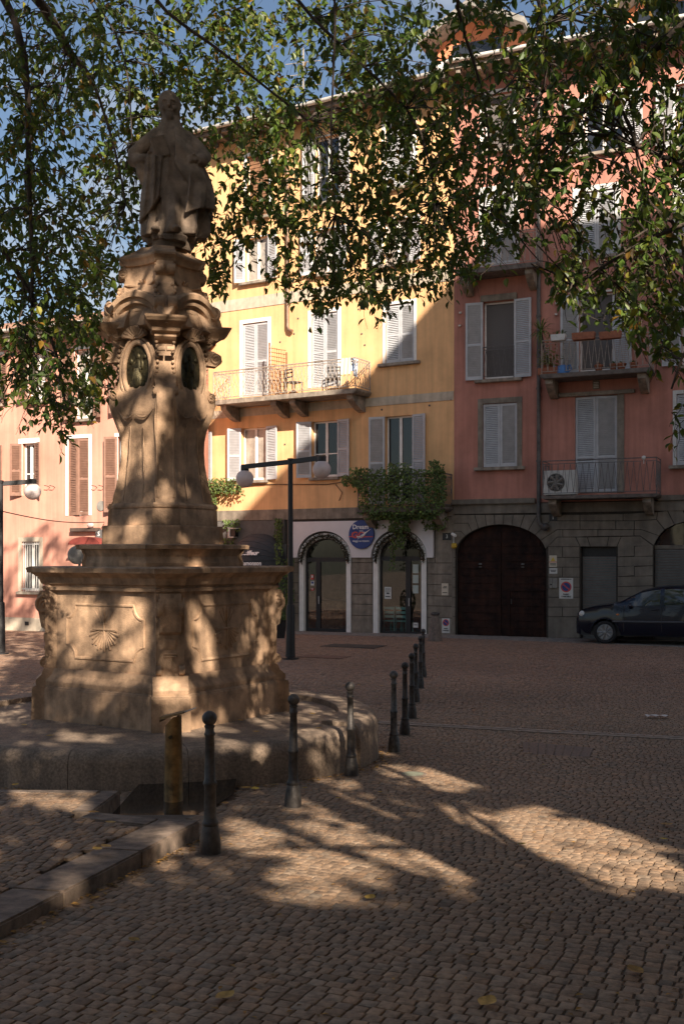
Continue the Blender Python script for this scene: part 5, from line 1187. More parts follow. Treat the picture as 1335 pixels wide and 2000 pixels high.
MB().box(-.11, .11, -.003, -.0005, -.035, -.015).build('stripe', M_redp, o, smooth=0)
notice(FR, 1079.5, 1115, .23, .16, 'small white notice just below the orange warning sign', M_plast, .035, [(-.35, .35, .05, .02), (-.3, .3, -.2, .02)])
o = on(FR, 'entry_phone', 'grey metal entry phone box on the wall by the gate', 'entry phone', 1079.5, 1139, .09); MB().box(-.115, .115, 0, .058, -.14, .14).build('housing', M_roof, o, smooth=0, bevel=.008); MB().box(-.03, -.022, -.004, .0, -.13, .13).build('seam', M_black, o, smooth=0); MB().sphere((-.07, -.004, -.04), .025, 10).build('push_button', M_black, o)
gz = FY.loc(780, 1238)[1]
for i, (px, py, w, h, lb, bars) in enumerate(((757, 1158, .24, .37, 'white printed sheet taped low inside the right shop door', [(-.35, .35, .3, .02), (-.35, .35, .2, .01), (-.35, .35, .1, .01), (-.2, .2, -.1, .05), (-.35, .35, -.35, .03)]), (811, 1111, .19, .27, 'upper of three pale sheets in the right shop door', []), (811, 1131, .19, .25, 'middle of three pale sheets in the right shop door', []), (811, 1151, .19, .25, 'lowest of three pale sheets in the right shop door', []), (811, 1221, .17, .15, 'small square sticker low in the right shop door', [(-.3, .3, .0, .02)]))):
    notice(FY, px, py, w, h, lb, M_plast if i in (0, 4) else mat('greenish_sheet', (.42, .48, .44), .6, .05, 4, 0), -.10, bars)
for (px, py, w, h, lb, m) in ((609.5, 1127, .11, .16, 'red and white sticker in the left shop door', M_redp), (610, 1139, .13, .15, 'blue and white round sticker in the left shop door', M_plast), (610, 1151, .11, .07, 'little red sticker under the others in the left shop door', M_redp)):
    o = on(FY, 'sticker', lb, 'sticker', px, py, -.10); MB().box(-w / 2, w / 2, 0, .006, -h / 2, h / 2).build('film', m, o, smooth=0); MB().box(-w * .3, w * .3, -.002, -.0005, -h * .1, h * .35).build('print', M_plast if m is M_redp else M_blue, o, smooth=0)
# garlands round the two arches
def garland(D, label):
    w0, w1, zs, zt = D; o = thing('arch_garland', label, 'garland', FY.world(0, 0, 0), FY.rot); mb = MB(); rr = random.Random(3)
    a = arch_pts(w0 + .10, w1 - .10, zs - .12, zt - .09, 60); mb2 = MB()
    mb2.tube([(x, -.06, z) for x, z in a], .03, 6); mb2.build('cord', mat('garland_cord', (.05, .045, .03), .9, .2, 5, 0), o)
    for x, z in a:
        for _ in range(20):
            v = Vector((rr.gauss(0, 1), rr.gauss(0, 1), rr.gauss(0, 1))).normalized(); q = Vector((x, -.06, z)) + v * rr.uniform(.0, .085)
            c = rr.uniform(.4, 1.3); leafquads(mb, q, v, Vector((rr.gauss(0, 1), rr.gauss(0, 1), 1)), rr.uniform(.04, .08), .03, (c, c * .9, c * .7))
    mb.build('needles', mat('garland_leaf', (.075, .06, .032), .8, .3, 20, 0, attr='tint'), o, smooth=0, fix=False); mb = MB()
    for i in range(0, 61, 2): x, z = a[i]; mb.sphere((x + rr.uniform(-.03, .03), -.135, z + rr.uniform(-.03, .03)), .012, 6)
    mb.build('light_bulbs', M_plast, o); return o
garland(D1, 'dark tinsel garland with bulbs round the left shop arch'); garland(D2, 'dark tinsel garland with bulbs round the ivy hung right arch')
# chairs inside the shop
def chair(px, yy, label):
    s_, _ = FY.loc(px, 1200, yy); q = FY.world(s_, yy, ZD + .01); o = thing('shop_chair', label, 'chair', q, FY.rot + math.pi * .96, 'turquoise chairs in the shop')
    for x in (-.19, .19):
        for y in (-.19, .19): MB().tube([(x, y, 0), (x, y, .9 if y > 0 else .44)], .02, 6).build('leg', M_turq, o)
    MB().box(-.22, .22, -.22, .22, .43, .47).build('seat', M_turq, o, bevel=.01)
    for z in (.55, .68, .81): MB().box(-.19, .19, .175, .2, z, z + .08).build('back_rail', M_turq, o, bevel=.005)
    return o
chair(766, .5, 'turquoise wooden chair on the left behind the right shop door'); chair(789, .55, 'turquoise wooden chair on the right behind the right shop door')
s_, _ = FY.loc(645, 1200, .9); q = FY.world(s_, .9, ZD + .01); o = thing('shop_counter', 'brown slatted counter seen through the left shop door', 'counter', q, FY.rot)
MB().box(-.45, .45, 0, .5, 0, 1.0).build('carcass', M_wood, o, bevel=.01); mb = MB()
for i in range(8): mb.box(-.44 + i * .11, -.36 + i * .11, -.02, -.003, .05, .95)
mb.build('slats', M_wood, o, smooth=0); MB().box(-.5, .5, -.05, .55, 1.0, 1.04).build('worktop', M_gate, o, bevel=.006)
# stone wheel guard by the gate
p = ground(849, 1252); o = thing('wheel_guard', 'tapering grey stone wheel guard with iron cap against the wall', 'wheel guard', p)
MB().lathe([(.21, -.05), (.20, .06), (.145, .4), (.095, .70), (.085, .72)], 12).build('stone', mat('guard_stone', (.20, .15, .12), .85, .3, 12, .4), o, smooth=30); MB().lathe([(.09, .70), (.13, .735), (.12, .77), (.06, .79)], 12).build('cap', M_iron, o, smooth=30)
# salon awning, lantern and planter
s_, z_ = FY.loc(511, 1110); q = FY.world(s_, 0, z_); o = thing('salon_awning', 'dark grey domed shop awning with white lettering left of the lamp post', 'awning', q, FY.rot)
AWW, AWH, AWO = .97, 1.15, 1.15; mb = MB(); nu, nv = 20, 10
vs = []
for i in range(nv + 1):
    e = math.pi / 2 * i / nv
    for j in range(nu + 1):
        a = math.pi * j / nu; vs.append((-AWW * math.cos(a), -.003 - AWO * math.sin(e) * math.sin(a) ** .9 if 0 < j < nu else -.003, .28 + (AWH - .28) * math.cos(e) * (1 - .0 * a) if True else 0))
# ribs as quarter dome gores
vs = []; RB = 7
for i in range(RB):
    e = (math.pi / 2) * i / (RB - 1)                     # 0 flat on the wall, 90 deg straight out
    for j in range(nu + 1):
        a = math.pi * j / nu; r = math.sin(a); vs.append((-AWW * math.cos(a), -.003 - AWO * r * math.sin(e), .26 + AWH * .78 * r * math.cos(e)))
fs = [(i * (nu + 1) + j, i * (nu + 1) + j + 1, (i + 1) * (nu + 1) + j + 1, (i + 1) * (nu + 1) + j) for i in range(RB - 1) for j in range(nu)]
mb.add(vs, fs); lo = (RB - 1) * (nu + 1)
mb.add([vs[lo + j] for j in range(nu + 1)] + [(vs[lo + j][0], vs[lo + j][1], 0) for j in range(nu + 1)], [(j, j + 1, nu + 2 + j, nu + 1 + j) for j in range(nu)])
mb.build('canopy', M_awn, o, smooth=25, fix=False)
mb = MB()
for i in range(RB): mb.tube(vs[i * (nu + 1):(i + 1) * (nu + 1)], .016, 5)
mb.build('rib', M_awn, o)
text('Coiffeur', .22, Matrix.Translation((.26, -AWO * .95, .50)) @ Matrix.Rotation(R(62), 4, 'X'), M_txtw, o, bold=.008); text('Delamonson', .19, TM(.30, -AWO - .012, .17), M_txtw, o, bold=.006)
o = on(FY, 'wall_lantern', 'square white wall lantern on the dark salon front', 'lantern', 456, 1041, .20); mb = MB(); mb.box(-.16, -.09, -.09, .15, -.16, .17); mb.box(-.16, .14, -.09, .15, .13, .17); mb.box(-.16, .06, -.09, .15, -.16, -.12); mb.build('frame', M_plast, o, bevel=.01); MB().box(-.09, .10, -.06, .15, -.118, .128).build('lamp_shade', M_black, o)
p = ground(546, 1246); o = thing('planter_box', 'black square planter with dark shrub beside the shop pier', 'planter', (p.x, p.y + 0.0, p.z), FY.rot); MB().lathe([(.17, -.02), (.24, .50), (.25, .52), (.21, .50)], 4).build('box', M_black, o, smooth=0, bevel=.01)
mb = MB(); rr = random.Random(8)
for _ in range(420):
    v = Vector((rr.gauss(0, 1), rr.gauss(0, 1), rr.gauss(0, 1))).normalized(); q = Vector((v.x * .22, v.y * .22, .78 + v.z * .36)) * 1.0; c = rr.uniform(.5, 1.2); leafquads(mb, q, (v + Vector((0, 0, -.4))), Vector((rr.gauss(0, 1), rr.gauss(0, 1), 1)), .09, .045, (c, c, c))
for _ in range(10): a = rr.uniform(0, 6.28); mb.tube([(0, 0, .48), (.18 * math.cos(a), .18 * math.sin(a), .95)], .008, 4)
mb.c += [(.6, .5, .4)] * (len(mb.v) - len(mb.c)); mb.build('foliage', M_ivy, o, smooth=0, fix=False)
# left house: bracket sign, red awning, round traffic mirror, cable
o = on(FP, 'bracket_sign', 'dark horizontal sign arm with a pale lamp on the pink wall', 'sign', 165, 1034, .12); MB().box(-.55, .55, -.05, .11, -.07, .05).build('arm', mat('dark_sign', (.10, .065, .05), .7, .2, 6, .1), o, bevel=.01); MB().sphere((.28, -.05, .13), .11, 14, None, (1, 1, .8)).build('lamp_shade', M_globe, o)
o = on(FP, 'blade_sign', 'small square sign plate with a white letter on the pink house', 'sign', 194, 1043, .14); MB().box(-.12, .12, -.02, .02, -.14, .14).build('plate', M_salon, o); text('S', .2, TM(0, -.025, 0), M_txtw, o)
s_, z_ = FP.loc(188, 1064); o = thing('red_awning', 'curved red awning on the pink house half hidden by the monument', 'awning', FP.world(s_, 0, z_), FP.rot); mb = MB(); q = [(-.62 * math.cos(math.pi * j / 12), .24 * math.sin(math.pi * j / 12)) for j in range(13)]; mb.prism(q, -.6, -.003); mb.build('canopy', mat('red_cloth', (.20, .035, .025), .8, .2, 6, .1), o, smooth=40)
p = P(153, 1084, 24.0); o = thing('traffic_mirror', 'pale round traffic mirror on a pole behind the monument step', 'mirror', (p.x, p.y, G(p.y)))
Mr = Matrix.Translation((0, 0, p.z - G(p.y))) @ Matrix.Rotation(R(90), 4, 'X') @ Matrix.Rotation(R(30), 4, 'Y'); MB().lathe([(.19, -.16), (.205, -.1), (.20, .0), (.14, .02)], 28, Mr).build('dish', M_roof, o); MB().tube([(0, .12, -.05), (0, .12, p.z - G(p.y))], .03, 8).build('pole', M_roof, o)
a = P(2, 998, 27); b = FP.world(*[FP.loc(206, 1020)[0], -.05, FP.loc(206, 1020)[1]]); mb = MB(); mb.tube([a.lerp(b, t) + Vector((0, 0, -.12 * math.sin(math.pi * t))) for t in np.linspace(0, 1, 14)], .014, 5)
tag(mb.build('overhead_cable', M_black), 'thin black overhead cable from the left lamp post to the pink house', 'cable')
# roof aerial
s_, z_ = FY.loc(592, 172, 1.0); q = FY.world(s_, 1.0, YT + .4); o = thing('roof_aerial', 'thin metal television aerial on the roof of the yellow house', 'aerial', q); h_ = 2.6; mb = MB(); mb.tube([(0, 0, 0), (0, 0, h_)], .03, 6); mb.build('mast', M_roof, o); mb = MB()
for z in (1.3, 1.7, 2.1): mb.tube([(-.6, .1, z), (.6, -.1, z + .05)], .014, 5)
mb.build('rods', M_roof, o)
# things on the balconies
a, b, z = RB1B[1:]; q = FR.world(FR.sx(1094, -.45), -.45, z + .002); o = thing('air_conditioner', 'white air conditioning unit on the lowest red house balcony', 'air conditioner', q, FR.rot)
MB().box(-.46, .46, -.17, .17, .03, .72).build('housing', M_plast, o, bevel=.015); mb = MB(); Mr = Matrix.Translation((-.10, -.172, .38)) @ Matrix.Rotation(R(90), 4, 'X'); mb.lathe([(.255, 0), (.255, .004)], 28, Mr); mb.build('fan_opening', M_black, o, smooth=0); mb = MB()
for k in range(1, 5): mb.tube([(.05 * k * 1.2 * math.cos(t), .05 * k * 1.2 * math.sin(t), .012) for t in np.linspace(0, 2 * math.pi, 21)[:-1]], .006, 4, Mr, closed=True)
for k in range(7): t = k * 2 * math.pi / 7; mb.tube([(.04 * math.cos(t), .04 * math.sin(t), .005), (.22 * math.cos(t + .5), .22 * math.sin(t + .5), .007)], [.03, .045], 4, Mr)
mb.lathe([(.05, .01), (.05, .02)], 14, Mr); mb.build('fan_guard', M_roof, o); mb = MB()
for x in (-.35, .35): mb.box(x - .04, x + .04, -.15, .15, 0, .03)
mb.build('foot', M_black, o)
# wall lamp over the balcony door
o = on(FR, 'wall_lamp', 'little white lamp on the rail of the lowest red balcony', 'lamp', 1256, 894, .8); MB().sphere((0, 0, 0), .06, 12).build('globe', M_plast, o); MB().tube([(0, 0, -.16), (0, 0, 0)], .012, 6).build('stem', M_plast, o)
def spikes(mb, c, n, ln, wd, col, rr, up=.3):
    for _ in range(n):
        v = Vector((rr.gauss(0, 1), rr.gauss(0, 1), rr.gauss(up, .8))).normalized(); s_ = v.cross(Vector((0, 0, 1))); s_ = s_.normalized() if s_.length > .01 else Vector((1, 0, 0)); l_ = ln * rr.uniform(.7, 1.1); k = rr.uniform(.6, 1.2); cc = tuple(x * k for x in col)
        m_ = c + v * l_ * .55; t = c + v * l_ + Vector((0, 0, -.25 * l_)); mb.add([c + s_ * wd * .4, c - s_ * wd * .4, m_ - s_ * wd * .5, m_ + s_ * wd * .5, t], [(0, 1, 2, 3), (3, 2, 4)], None, cc)
a, b, z = RB2B[1:]; rr = random.Random(11)
def fr_pt(px, py, off): s_, z_ = FR.loc(px, py, -off); return FR.world(s_, -off, z_)
q = FR.world(FR.sx(1052, -.5) + .28, -.5, z); o = thing('potted_yucca', 'tall spiky yucca in a pot at the left end of the middle red balcony', 'potted plant', q, FR.rot)
MB().lathe([(.13, 0), (.17, .28), (.18, .30)], 16).build('pot', M_terra, o, smooth=35); MB().tube([(0, 0, .25), (-.12, -.1, .8), (-.2, -.15, 1.25)], .035, 8).build('stem', M_bark, o); mb = MB(); spikes(mb, Vector((-.2, -.15, 1.28)), 60, .55, .035, (1.1, 1.1, .9), rr, .5); mb.build('leaves', M_ivy, o, smooth=0, fix=False)
q = FR.world(FR.sx(1070, -.7), -.66, z); o = thing('potted_plant', 'bushy yellow green plant in the corner of the middle red balcony', 'potted plant', q, FR.rot); MB().box(-.3, .3, -.1, .1, 0, .2).build('pot', M_terra, o, bevel=.01); mb = MB()
for _ in range(260): v = Vector((rr.gauss(0, .16), rr.gauss(0, .12), .25 + abs(rr.gauss(0, .28)))); c = rr.uniform(.7, 1.8); leafquads(mb, v, Vector((rr.gauss(0, 1), rr.gauss(0, 1), -.2)), Vector((0, 0, 1)), .10, .04, (c * 1.15, c, .6 * c))
mb.build('leaves', M_ivy, o, smooth=0, fix=False)
for i, (px, py, w, h, m, lb) in enumerate(((1090, 660, .42, .18, M_plast, 'white trough with small spiky plants hung on the middle red balcony rail'), (1139, 657, .64, .2, M_terra, 'brown trough on the balcony rail just right of the white one'), (1191, 655, .60, .2, M_terra, 'brown trough on the balcony rail nearest the overhanging leaves'))):
    q = fr_pt(px, py, .85); o = thing('plant_trough', lb, 'trough', q, FR.rot, 'plant troughs on the balcony rail'); MB().prism([(-w / 2 + .02, -h / 2), (w / 2 - .02, -h / 2), (w / 2, h / 2), (-w / 2, h / 2)], -.12, .10).build('trough', m, o, bevel=.01); mb = MB()
    if i != 1: spikes(mb, Vector((-.05, 0, h / 2)), 24, .22 if i == 0 else .14, .02, (1, 1, .8), rr, .8); spikes(mb, Vector((.12, 0, h / 2)), 20, .24 if i == 0 else .16, .02, (1, 1, .9) if i == 0 else (2, 2, 2), rr, .8)
    else: mb.box(-.25, .25, -.06, .06, h / 2 - .03, h / 2 - .02); mb.c += [(.3, .22, .16)] * 8
    mb.build('plants' if i != 1 else 'soil', M_ivy, o, smooth=0, fix=False)
q = FR.world(FR.sx(1098, -.72), -.68, z); o = thing('watering_can', 'blue plastic can lying on the floor of the middle red balcony', 'watering can', q, FR.rot); MB().lathe([(.16, 0), (.17, .05), (.15, .22), (.08, .25)], 14).build('can', M_bluep, o, smooth=35); MB().tube([(.1, 0, .2), (.2, 0, .24), (.24, 0, .12), (.14, 0, .04)], .02, 6).build('handle', M_bluep, o); MB().tube([(-.12, 0, .06), (-.26, 0, .24)], .025, 6).build('spout', M_bluep, o)
for i, (px, r_) in enumerate(((1168, .12), (1196, .10), (1212, .13), (1236, .11))):
    q = FR.world(FR.sx(px, -.7), -.68, z); o = thing('flower_pot', ('round terracotta pot with a red plant on the middle red balcony floor', 'smallest terracotta pot standing between two larger ones on the balcony', 'wide terracotta pot second from right on the middle red balcony floor', 'terracotta pot at the right end of the middle red balcony floor')[i], 'flower pot', q, 0, 'terracotta pots on the balcony floor')
    MB().lathe([(r_ * .7, 0), (r_, .14), (r_ * 1.08, .15), (r_ * 1.08, .18)], 14).build('pot', M_terra, o, smooth=35); mb = MB(); spikes(mb, Vector((0, 0, .17)), 22, .16, .03, ((2.2, .5, .4), (1, 1, 1), (1, 1.1, .8), (.9, 1, .7))[i], rr, .7); mb.build('plant', M_ivy, o, smooth=0, fix=False)
o = on(FR, 'vent_grille', 'small pale wall grille under the middle red balcony', 'grille', 1163, 751, .02); MB().box(-.1, .1, 0, .018, -.13, .13).build('frame', M_gstone, o, bevel=.005); mb = MB()
for k in range(4): mb.box(-.07, .07, -.012, -.002, -.09 + k * .045, -.07 + k * .045)
mb.build('slats', M_plast, o, smooth=0)
for i, (fac, px, py, lb) in enumerate(((FR, 898, 611, 'upper white insulator on the red wall by the yellow house'), (FR, 897, 636, 'lower white insulator on the red wall by the yellow house'), (FR, 1086, 592, 'upper white insulator on the red wall left of the balcony shutters'), (FR, 1085, 614, 'lower white insulator on the red wall left of the balcony shutters'))):
    o = on(fac, 'wall_insulator', lb, 'insulator', px, py, .06); MB().lathe([(.03, -.03), (.05, -.02), (.035, 0), (.05, .02), (.03, .03)], 12).build('porcelain', M_plast, o); MB().tube([(0, .06, 0), (0, 0, 0)], .01, 5).build('bracket', M_plast, o)
z = YBZ
q = FY.world(FY.sx(541, -.55), -.5, z); o = thing('wooden_trellis', 'leaning brown wooden trellis on the long yellow house balcony', 'trellis', q, FY.rot); mb = MB()
for k in range(8): x = -.32 + k * .09; mb.tube([(x, 0, .05), (x + .0, 0, 1.75 - .55 * (x + .32))], .014, 4)
for k in range(12): zz = .1 + k * .13; mb.tube([(-.32, -.02, zz + .1), (.32, -.02, zz - .05)], .013, 4)
mb.build('lattice', mat('pale_wood', (.42, .22, .10), .8, .3, 8, .1), o, smooth=0, fix=False); mb = MB(); 
for sx in (-.33, .33): mb.box(sx - .02, sx + .02, -.025, .025, 0, 1.8 if sx < 0 else 1.42)
mb.build('frame', M_wood, o, smooth=0)
def bchair(px, yy, rz, label):
    q = FY.world(FY.sx(px, -yy), -yy, z); o = thing('balcony_chair', label, 'chair', q, FY.rot + rz, 'dark chairs on the long balcony')
    for x in (-.2, .2):
        for y in (-.2, .2): MB().tube([(x, y, 0), (x, y, .86 if y > 0 else .44)], .018, 5).build('leg', M_iron, o)
    MB().box(-.22, .22, -.22, .22, .42, .45).build('seat', M_iron, o)
    for zz in (.56, .70, .80): MB().box(-.2, .2, .185, .21, zz, zz + .05).build('back_rail', M_iron, o)
bchair(573, .45, 2.8, 'dark slatted chair beside the trellis on the long balcony'); bchair(650, .45, .4, 'dark chair before the closed shutters near the drying laundry')
for i, (px, yy, w, h, m, lb) in enumerate(((676, .93, .34, .5, mat('cream_cloth', (.72, .64, .48), .9, .1, 5, .1), 'cream cloth hung over the right end of the long balcony rail'), (692, .72, .30, .55, mat('pale_blue_cloth', (.45, .55, .72), .9, .1, 5, .1), 'pale blue cloth drying at the right corner of the long balcony rail'))):
    s_ = FY.sx(px, -yy); q = FY.world(min(s_, YBB - .06), -yy, z + .93); o = thing('laundry', lb, 'laundry', q, FY.rot + (0 if i == 0 else R(90))); mb = MB(); nx, nz = 12, 8
    vs = [((-.5 + a / nx) * w, (-.035 - .02 * math.sin(a * 1.3 + b * .3)) * (1 if s2 == 0 else -1), .01 - b / nz * (h if s2 == 0 else h * .7)) for s2 in (0, 1) for b in range(nz + 1) for a in range(nx + 1)]
    K2 = (nx + 1) * (nz + 1); fs = [(s2 * K2 + b * (nx + 1) + a, s2 * K2 + b * (nx + 1) + a + 1, s2 * K2 + (b + 1) * (nx + 1) + a + 1, s2 * K2 + (b + 1) * (nx + 1) + a) for s2 in (0, 1) for b in range(nz) for a in range(nx)] + [(a, a + 1, K2 + a + 1, K2 + a) for a in range(nx)]
    mb.add(vs, fs).build('cloth', m, o, smooth=60, fix=False)

# ================================================================ ivy and litter
def ivy(name, label, fac, blobs, seed, size=.085, stems=()):
    o = thing(name, label, 'ivy', fac.world(0, 0, 0), fac.rot); rr = random.Random(seed); mb = MB()
    for (px0, py0, px1, py1, o0, o1, n) in blobs:
        for _ in range(n):
            u = rr.random(); px = px0 + (px1 - px0) * u; py = py0 + (py1 - py0) * rr.random(); of = rr.uniform(o0, o1); s_, z_ = fac.loc(px, py, -of)
            v = Vector((rr.gauss(0, .7), -.5 + rr.gauss(0, .5), -.7 + rr.gauss(0, .5))); c = rr.uniform(.45, 1.25); y = 1.5 if rr.random() < .07 else 1
            leafquads(mb, Vector((s_, -of, z_)), v, Vector((rr.gauss(0, .5), -1, .6)), size * rr.uniform(.7, 1.25), size * .75, (c * y, c * y, c * .9))
    mb.build('leaves', M_ivy, o, smooth=0, fix=False)
    for st_ in stems: MB().tube([Vector((fac.loc(px, py, -of)[0], -of, fac.loc(px, py, -of)[1])) for px, py, of in st_], .012, 5).build('stem', M_bark, o)
    return o
ivy('balcony_ivy', 'dense dark ivy spilling over the small balcony above the right shop arch', FY,
    [(694, 915, 868, 960, .70, .92, 1100), (700, 948, 866, 1004, .66, .95, 1300), (686, 912, 720, 950, .3, .8, 200), (668, 928, 700, 948, .05, .4, 150), (846, 905, 870, 985, .1, .85, 320), (715, 1000, 850, 1014, .5, .8, 420), (760, 1010, 800, 1036, .2, .7, 260), (764, 1030, 790, 1070, .22, .42, 170), (762, 1065, 772, 1112, .24, .32, 46), (826, 1008, 872, 1034, .05, .35, 130), (735, 1020, 750, 1032, .12, .2, 10), (758, 904, 800, 925, .5, .9, 130), (838, 898, 858, 915, .5, .9, 70)], 4,
    stems=[[(775, 1000, .75), (770, 1040, .4), (765, 1080, .3), (771, 1112, .28)], [(700, 930, .7), (670, 940, .06)], [(850, 1000, .5), (868, 1030, .05)]])
ivy('wall_creeper', 'sunlit bright green creeper on the yellow wall beside the monument', FY,
    [(388, 938, 424, 992, .05, .6, 420), (404, 934, 470, 962, .05, .45, 420), (420, 945, 478, 968, .05, .3, 110), (396, 980, 424, 1006, .05, .35, 110)], 6, stems=[[(400, 1000, .1), (410, 960, .1), (440, 950, .1), (520, 946, .03), (640, 946, .03), (690, 938, .05)], [(655, 946, .03), (668, 962, .03), (662, 978, .03)]])
ivy('trailing_ivy', 'dark ivy strand hanging down behind the twin lamp post', FY, [(536, 1012, 552, 1100, .08, .3, 260), (438, 1014, 470, 1036, .05, .3, 110), (434, 1050, 456, 1066, .05, .3, 50), (542, 1090, 574, 1215, .06, .4, 420), (538, 1060, 548, 1100, .6, .9, 60)], 9, stems=[[(545, 1012, .1), (546, 1100, .12), (560, 1200, .2)]])
p = ground(1283, 1403) + Vector((0, 0, .022)); mb = MB(); vs = []
for i in range(9):
    for j in range(3): vs.append(((i / 8 - .5) * .34, (j - 1) * .06 + .03 * math.sin(i * .8), .010 + .02 * abs(math.sin(i * 1.1 + j * .4))))
mb.add(vs, [(i * 3 + j, (i + 1) * 3 + j, (i + 1) * 3 + j + 1, i * 3 + j + 1) for i in range(8) for j in range(2)])
tag(mb.build('paper_scrap', M_plast, None, p, .1, smooth=60), 'crumpled white paper scrap lying on the shaded setts at the right', 'litter')
rl = random.Random(12)
def fallen(pos, sz, g, lb):
    mb = MB(); c = rl.uniform(.7, 1.5); vs = []
    for i in range(6): t = i / 5; w = sz * .34 * math.sin(math.pi * min(1, t * .93 + .05)) ; zz = .35 * sz * (t - .5) ** 2 + .004; vs += [((t - .5) * sz, -w, zz + .25 * w), ((t - .5) * sz, 0, zz), ((t - .5) * sz, w, zz + .25 * w)]
    mb.add(vs, [(i * 3 + j, (i + 1) * 3 + j, (i + 1) * 3 + j + 1, i * 3 + j + 1) for i in range(5) for j in range(2)], None, (c, c * rl.uniform(.75, 1.05), c * rl.uniform(.5, 1)))
    o = mb.build('fallen_leaf', M_dry, None, pos, rl.uniform(0, 6.28), smooth=60, fix=False); tag(o, lb, 'leaf', g)
GL = 'dry leaves lying on the setts of the square'; n = 0
fix_ = [(440, 1948, .10), (1240, 1898, .10), (950, 1960, .11), (262, 1838, .07), (722, 1755, .09), (1300, 1612, .10), (1018, 1650, .07), (1335 - 40, 1640, .06), (672, 1340, .10), (700, 1338, .08), (745, 1340, .07), (925, 1388, .06), (1030, 1360, .06), (868, 1364, .06), (840, 1370, .06), (1215, 1408, .05), (690, 1460, .09), (708, 1478, .08), (700, 1492, .09), (735, 1500, .07), (1060, 1494, .05), (595, 1540, .07), (498, 1542, .12), (480, 1540, .10), (535, 1534, .06), (440, 1570, .08), (742, 1548, .05), (660, 1560, .06), (880, 1600, .06), (960, 1420, .05), (1100, 1385, .05), (1120, 1330, .06)]
for px, py, s_ in fix_: p = ground(px, py, .012); fallen(p, s_, GL, 'small dry yellow leaf lying on the setts of the square')
for px, py in ((183, 1588), (216, 1608), (208, 1655), (190, 1660), (30, 1534)): p = ground(px, py, UP + .012); fallen(p, .085, 'dry leaves on the raised pavement', 'small dry yellow leaf lying on the raised pavement')
for px, py in ((48, 1417), (98, 1438), (198, 1415), (452, 1400), (470, 1408), (610, 1395), (622, 1423), (500, 1430)):
    d = 1.79 * F / (py - HY); fallen(P(px, py, d), .085, 'dry leaves on the round platform', 'small dry yellow leaf lying on the round stone platform')

mb = MB(); rc_ = random.Random(31)
for _ in range(420):
    y = 4.2 + 22 * rc_.random() ** 1.6; x = rc_.uniform(-.33, .33) * y
    if (x - BC.x) ** 2 + (y - BC.y) ** 2 < (BR + .1) ** 2 or x < -.9 and y < 10: continue
    c = rc_.uniform(.3, 1.2); s_ = rc_.uniform(.008, .022); a = rc_.uniform(0, 6.28); z = G(y) + .004
    mb.add([(x + s_ * math.cos(a + q) * w_, y + s_ * math.sin(a + q) * w_, z + h_) for q, w_, h_ in ((0, 1, 0), (1.6, .5, .004), (3.14, 1, .002), (4.7, .5, .006))], [(0, 1, 2, 3)], None, (c, c * .85, c * .7))
def crumb(x, y, up=.004):
    c = rc_.uniform(.25, 1.1); s_ = rc_.uniform(.010, .032); a = rc_.uniform(0, 6.28); z = G(y) + up
    mb.add([(x + s_ * math.cos(a + q) * w_, y + s_ * math.sin(a + q) * w_, z + h_) for q, w_, h_ in ((0, 1, 0), (1.6, .5, .004), (3.14, 1, .003), (4.7, .5, .008))], [(0, 1, 2, 3)], None, (c, c * .85, c * .7))
for _ in range(260):
    a = rc_.uniform(-2.2, .3); r_ = BR + .03 + abs(rc_.gauss(0, .10)); crumb(BC.x + r_ * math.cos(a), BC.y + r_ * math.sin(a), .006)
for _ in range(160):
    t = rc_.uniform(0, 4.5); q = KC - KD * t; crumb(q.x + .02 + abs(rc_.gauss(0, .06)), q.y, .006)
for _ in range(90): t = rc_.uniform(0, 1); q = CH0.lerp(CHE, t); crumb(q.x + rc_.gauss(0, .08), q.y + rc_.gauss(0, .12), .014)
tag(mb.build('leaf_litter', M_dry, None, smooth=0, fix=False), 'tiny scraps of dry leaf scattered over the setts', 'leaf litter', kind='stuff')

# ================================================================ trees: limbs, hanging twigs, leaves, and unseen foliage added for shade
DM = ['678786688757899679899999999', '667885578864789964347999989', '777876677874589976458999988', '875887878886579998779999877', '885788887998789999889986578', '985688765487479999999975568', '984588654696489999999976689', '997577545897589999998766799', '998666446997699998997656899', '999877437536999998984565899', '999886218326998887411587899', '999863204015778843100468899', '998840000000302100000025799', '999870000000000000000000578', '899950000000000000000000046', '688840000000000000000000004', '136300000000000000000000003', '003000000000000000000000002']
def dens(px, py):
    if py < 0: return 9. if py > -420 else 7.
    if px < 0 or px >= 1350: return 9. if py < 640 else (9. if px < 0 and py < 760 else 0.)
    j = int(py / 50)
    if j >= len(DM): return 0.
    return float(DM[j][min(26, int(px / 50))])
LITG = [[(560, 1560), (650, 1540), (770, 1595), (880, 1665), (1010, 1725), (880, 1728), (760, 1690), (640, 1640), (560, 1610)], [(860, 1568), (960, 1590), (1080, 1570), (1200, 1600), (1335, 1690), (1360, 1740), (1210, 1735), (1100, 1690), (980, 1640), (880, 1600)],
        [(640, 1690), (760, 1715), (815, 1785), (700, 1785), (560, 1765), (600, 1705)], [(720, 1490), (830, 1500), (950, 1530), (900, 1550), (770, 1530)], [(440, 1590), (560, 1630), (560, 1690), (430, 1650)], [(20, 1560), (160, 1560), (170, 1610), (20, 1600)], [(300, 1630), (350, 1650), (340, 1700), (290, 1680)], [(690, 1520), (720, 1530), (690, 1545), (640, 1535)], [(480, 1600), (760, 1700), (760, 1760), (520, 1720)]]
